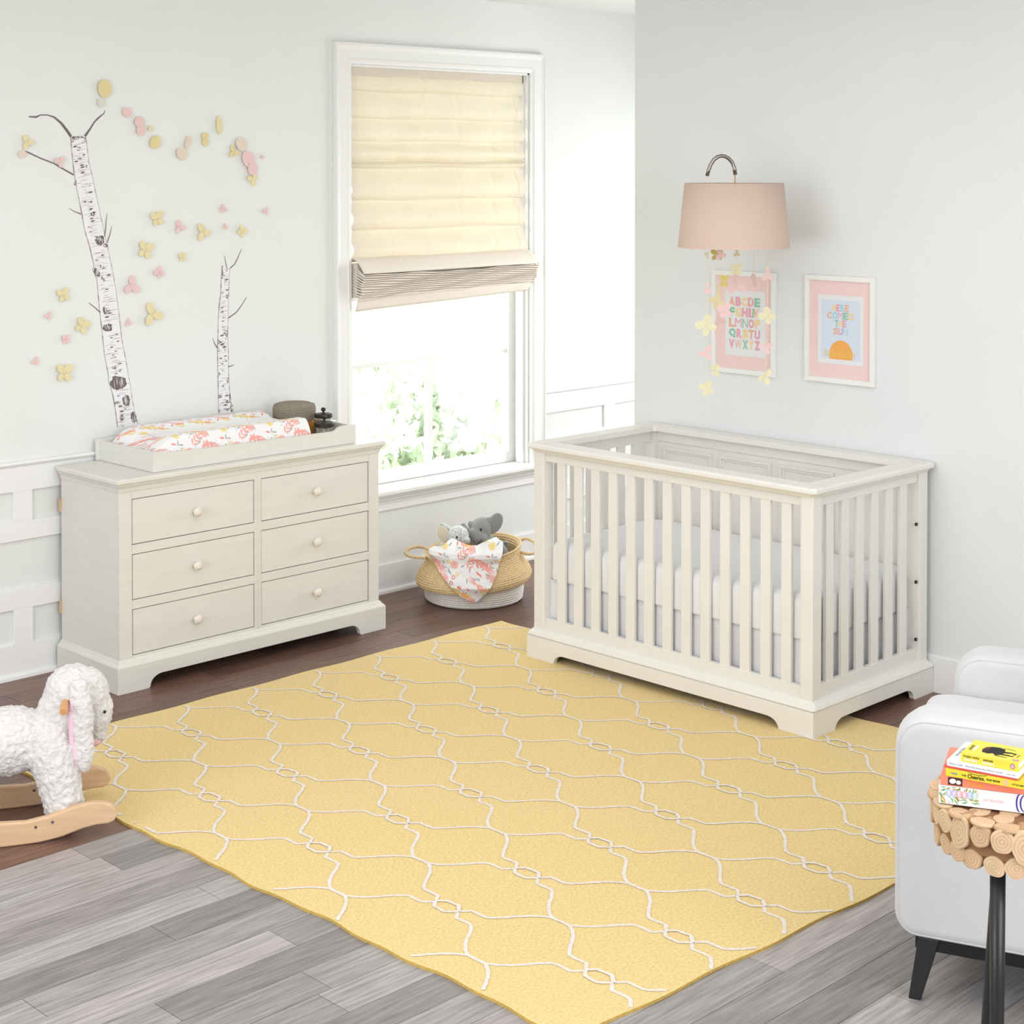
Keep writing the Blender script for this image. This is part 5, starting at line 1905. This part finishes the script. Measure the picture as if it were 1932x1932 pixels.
nrow = 26
for k in range(nrow):
    a = 2 * PI * k / nrow + g.uniform(-0.03, 0.03)
    d = Vector((math.cos(a), math.sin(a), 0))
    big = k % 3 == 0
    rad = 0.0265 if big else g.uniform(0.022, 0.0255)
    zc = TZ - 0.030 if not big else TZ - 0.038
    log_end(TC + d * (RT - 0.001 + g.uniform(-0.003, 0.002)) + Vector((0, 0, zc)), d, (0, 0, 1), rad, 1.38 if big else 1.1, g.randint(0, 1), depth=0.05)
    a2 = a + PI / nrow + g.uniform(-0.03, 0.03)
    d2 = Vector((math.cos(a2), math.sin(a2), -0.12)).normalized()
    log_end(TC + d2 * (RT - 0.010 + g.uniform(-0.004, 0.002)) + Vector((0, 0, TZ - 0.066 + g.uniform(-0.002, 0.004))), d2, (0, 0, 1), g.uniform(0.024, 0.027), 0.85, g.randint(0, 1), depth=0.05)
for ring_r, cnt in ((0.188, 20), (0.145, 15), (0.10, 10), (0.055, 6), (0.0, 1)):
    for k in range(cnt):
        a = 2 * PI * k / max(cnt, 1) + ring_r * 20 + g.uniform(-0.05, 0.05)
        d = Vector((math.cos(a), math.sin(a), 0))
        tdir = Vector((-d.y, d.x, 0)) if ring_r > 0.15 else d
        log_end(TC + d * ring_r * (1 + g.uniform(-0.01, 0.01)) + Vector((0, 0, TZ - 0.0022 - g.uniform(0, 0.0015))), (0, 0, 1), tdir, g.uniform(0.020, 0.0225), 1.35, g.randint(0, 1), depth=0.007)
m.build('table_top', ['teak_a', 'teak_b', 'teak_dark', 'teak_c'], tb, smooth=False)
r2, f2 = Vector((rgt.x, rgt.y, 0)).normalized(), Vector((fwd.x, fwd.y, 0)).normalized()
for (a0, b0, a1, b1) in ((-0.090, -0.095, -0.098, -0.125), (-0.01, 0.14, -0.045, 0.17), (0.12, -0.03, 0.15, -0.04)):
    m = MB()
    p0 = TC + r2 * a0 + f2 * b0 + Vector((0, 0, TZ - 0.084))
    p1 = TC + r2 * a1 + f2 * b1
    m.tube([p0, (p0 + p1) / 2, p1], [0.0165, 0.0150, 0.012], 20)
    m.build('leg', 'leg_black', tb, smooth=True)

# ------------------------------------------------------------------ books on the table
def book(label, corner, z, ang, Lx, Ly, h, cover, board=0.0022, rear='page'):
    t = thing('book', label, 'book', (corner[0], corner[1], z), R(ang), group='picture books stacked on the side table')
    q = MB()
    q.box(0, Lx, 0, Ly, 0, board)
    q.box(0, Lx, 0, Ly, h - board, h)
    q.box(0, Lx, -0.0003, board, 0, h)
    c = q.build('cover', cover, t, local=True, bevel=0.0007)
    q = MB()
    q.box(0.002, Lx - 0.002, board, Ly - 0.003, board, h - board)
    q.build('page_block', 'page', t, local=True)
    return t, c


X_, Z_, Y_ = Vector((1, 0, 0)), Vector((0, 0, 1)), Vector((0, 1, 0))
c0 = (-2.023, -4.358)
e1, e2 = Vector((0.425, -0.905)), Vector((0.905, 0.425))
b1, cv = book('thick white book with pastel lettered dots on its spine, lowest of the stack', c0, TZ + 0.0005, -64.8, 0.235, 0.20, 0.0392, 'book_white')
q = MB()
ys_ = -0.0004
g = random.Random(2)
for k in range(120):
    x, z = g.uniform(0.003, 0.082), g.uniform(0.003, 0.037)
    a = (0.6 if z > 0.02 else -0.6) + g.uniform(-0.35, 0.35) + (0.5 if x > 0.04 else -0.4)
    l = g.uniform(0.003, 0.006)
    P_ = ellipse((x, z), l, l * 0.2, a, 8)
    P_ = [(min(max(u, 0.001), 0.0845), min(max(v, 0.001), 0.0385)) for u, v in P_]
    q.add([(u, ys_, v) for u, v in P_], [tuple(range(8))], 0 if k % 3 else 1)
for i, (ch_, mi) in enumerate(zip('SWEETS', (2, 3, 4, 4, 2, 5))):
    cx_ = 0.021 + i * 0.0108
    q.add([(u, ys_ - 0.0003, v) for u, v in ellipse((cx_, 0.024), 0.0060, 0.0085, 0, 20)], [tuple(range(20))], mi)
    lay_text(q, ch_, (cx_ - 0.0026, ys_ - 0.0004, 0.0195), X_, Z_, 0.0052, 0.009, 6, bold=0.03)
lay_text(q, 'our favorites', (0.092, ys_, 0.016), X_, Z_, 0.042, 0.007, 4, lift=0.0003)
for k in range(2):
    rr_ = 0.020 + k * 0.012
    arc = [(0.165 + k * 0.012 - rr_ * 0.35 * math.sin(a), 0.0205 + 0.019 * math.cos(a)) for a in [PI * j / 12 for j in range(13)]]
    arc2 = [(u + 0.0035, v) for u, v in arc]
    n_ = len(arc)
    q.add([(u, ys_, v) for u, v in arc + arc2], [(j, j + 1, n_ + j + 1, n_ + j) for j in range(n_ - 1)], 7)
q.build('spine_print', ['ink_green', 'ink_orange', 'dot_blue', 'dot_lilac', 'ink_pinkish', 'dot_mint', 'ink_white', 'ink_violet'], cv, local=True)
b2, cv = book('coral paperback with a small portrait on its spine, second from the bottom', (c0[0] + e1.x * 0.003 + e2.x * 0.001, c0[1] + e1.y * 0.003 + e2.y * 0.001), TZ + 0.0400, -65.0, 0.235, 0.19, 0.0195, 'book_coral')
q = MB()
q.box(0.016, 0.046, -0.0008, -0.0004, 0.002, 0.0185, 0)
q.add([(u, -0.001, v) for u, v in ellipse((0.026, 0.0105), 0.007, 0.0055, 0.2, 16)], [tuple(range(16))], 1)
q.add([(u, -0.001, v) for u, v in ellipse((0.038, 0.009), 0.005, 0.0045, 0, 16)], [tuple(range(16))], 1)
lay_text(q, 'Matilda', (0.056, -0.0005, 0.004), X_, Z_, 0.034, 0.012, 2, shear=0.3)
q.build('spine_print', ['ink_brown', 'page', 'ink_orange'], cv, local=True)
b3, cv = book('yellow board book with black spine lettering, third from the bottom', (c0[0] + e1.x * 0.014 + e2.x * 0.002, c0[1] + e1.y * 0.014 + e2.y * 0.002), TZ + 0.0598, -74.5, 0.175, 0.165, 0.0165, 'book_yellow2')
q = MB()
lay_text(q, 'WADE', (0.012, -0.0005, 0.006), X_, Z_, 0.013, 0.004, 0, bold=0.03)
lay_text(q, 'THE', (0.034, -0.0005, 0.006), X_, Z_, 0.010, 0.0035, 1, bold=0.03)
lay_text(q, 'Cheerios.', (0.047, -0.0005, 0.0035), X_, Z_, 0.036, 0.009, 1, bold=0.02)
lay_text(q, 'PLAY BOOK', (0.087, -0.0005, 0.0055), X_, Z_, 0.029, 0.0042, 1, bold=0.04)
q.add([(u, -0.0006, v) for u, v in ellipse((0.127, 0.008), 0.0055, 0.0055, 0, 18)], [tuple(range(18))], 2)
q.add([(u, -0.0009, v) for u, v in ellipse((0.127, 0.008), 0.0022, 0.0022, 0, 12)], [tuple(range(12))], 3)
lay_text(q, 'LITTLE SIMON', (0.140, -0.0005, 0.006), X_, Z_, 0.030, 0.003, 1, bold=0.03)
arc = [(0.068 - 0.020 * math.cos(a), 0.0165 - 0.0040 * math.sin(a)) for a in [PI * j / 12 for j in range(13)]]
arc2 = [(u, v + 0.0012) for u, v in arc]
q.add([(u, -0.0005, min(v, 0.0163)) for u, v in arc + arc2], [(j, j + 1, 14 + j, 13 + j) for j in range(12)], 1)
q.build('spine_print', ['ink_blue', 'ink_black', 'nose_pink', 'book_yellow'], cv, local=True)
bR, cv = book('thin red board book, mostly hidden between the yellow and the white ones', (c0[0] + 0.0100, c0[1] - 0.0055), TZ + 0.0766, -76.5, 0.155, 0.12, 0.0038, 'book_red', board=0.0010)
b4, cv = book('white board book with small grey spine lettering, second from the top', (c0[0] + 0.012, c0[1] - 0.012), TZ + 0.0807, -76.5, 0.152, 0.135, 0.0125, 'book_white')
q = MB()
lay_text(q, 'Martin / Carle', (0.006, -0.0005, 0.0045), X_, Z_, 0.028, 0.004, 0)
lay_text(q, 'Brown Bear, Brown Bear, What Do You See?', (0.041, -0.0005, 0.0045), X_, Z_, 0.078, 0.004, 0)
lay_text(q, 'Henry Holt', (0.128, -0.0005, 0.0045), X_, Z_, 0.018, 0.0032, 0)
lay_text(q, 'Brown Bear', (0.013, 0.035, 0.0127), Y_, -X_, 0.060, 0.007, 0, shear=0.2)
q.build('cover_print', ['ink_grey'], cv, local=True)
b5, cv = book('small yellow board book with a dark animal on the cover, topmost', (-1.9975, -4.3955), TZ + 0.0935, -77.0, 0.122, 0.098, 0.0175, 'book_yellow')
q = MB()
lay_text(q, 'bright baby', (0.006, -0.0005, 0.0095), X_, Z_, 0.034, 0.0055, 0, bold=0.01)
lay_text(q, 'bebe listo', (0.008, -0.0005, 0.0035), X_, Z_, 0.028, 0.005, 1, bold=0.03)
lay_text(q, 'animals', (0.048, -0.0005, 0.0095), X_, Z_, 0.021, 0.0055, 0, bold=0.01)
lay_text(q, 'animales', (0.047, -0.0005, 0.0035), X_, Z_, 0.024, 0.005, 1, bold=0.03)
q.add([(u, -0.0006, v) for u, v in ellipse((0.110, 0.009), 0.0048, 0.0058, 0, 18)], [tuple(range(18))], 4)
q.add([(u, -0.0009, v) for u, v in ellipse((0.110, 0.009), 0.0038, 0.0047, 0, 18)], [tuple(range(18))], 2)
zt_ = 0.0177
# the animal on the cover: body, head low at the left, four legs, tail
def flat(pts, mi, dz=0.0):
    q.add([(u, v, zt_ + dz) for u, v in pts], [tuple(range(len(pts)))], mi)
flat([(0.036, 0.030), (0.032, 0.048), (0.036, 0.064), (0.046, 0.073), (0.062, 0.076), (0.075, 0.070), (0.078, 0.056), (0.092, 0.058), (0.104, 0.054), (0.104, 0.050), (0.092, 0.050), (0.080, 0.046), (0.077, 0.040), (0.090, 0.040), (0.101, 0.036), (0.101, 0.032), (0.088, 0.033), (0.074, 0.031), (0.066, 0.026), (0.058, 0.033), (0.050, 0.026)], 0)
flat([(0.034, 0.036), (0.033, 0.050), (0.038, 0.062), (0.046, 0.066), (0.047, 0.050), (0.043, 0.038)], 3, 0.0003)
flat([(0.062, 0.024), (0.074, 0.020), (0.092, 0.021), (0.092, 0.0235), (0.076, 0.0235), (0.066, 0.028)], 0)
flat([(0.070, 0.076), (0.084, 0.077), (0.097, 0.073), (0.097, 0.071), (0.084, 0.0745), (0.070, 0.0735)], 0)
lay_text(q, 'animals', (0.013, 0.028, zt_), Y_, -X_, 0.034, 0.009, 0, shear=0.1)
lay_text(q, 'animales', (0.022, 0.028, zt_), Y_, -X_, 0.036, 0.008, 1, bold=0.03)
lay_text(q, 'bright', (0.104, 0.034, zt_), Y_, -X_, 0.022, 0.006, 0)
lay_text(q, 'baby', (0.113, 0.034, zt_), Y_, -X_, 0.018, 0.006, 0)
flat(ellipse((0.111, 0.018), 0.0065, 0.006, 0, 18), 4)
flat(ellipse((0.111, 0.018), 0.0052, 0.0048, 0, 18), 2, 0.0003)
q.build('cover_print', ['ink_black', 'ink_white', 'ink_pinkish', 'ink_brown', 'ink_violet'], cv, local=True)
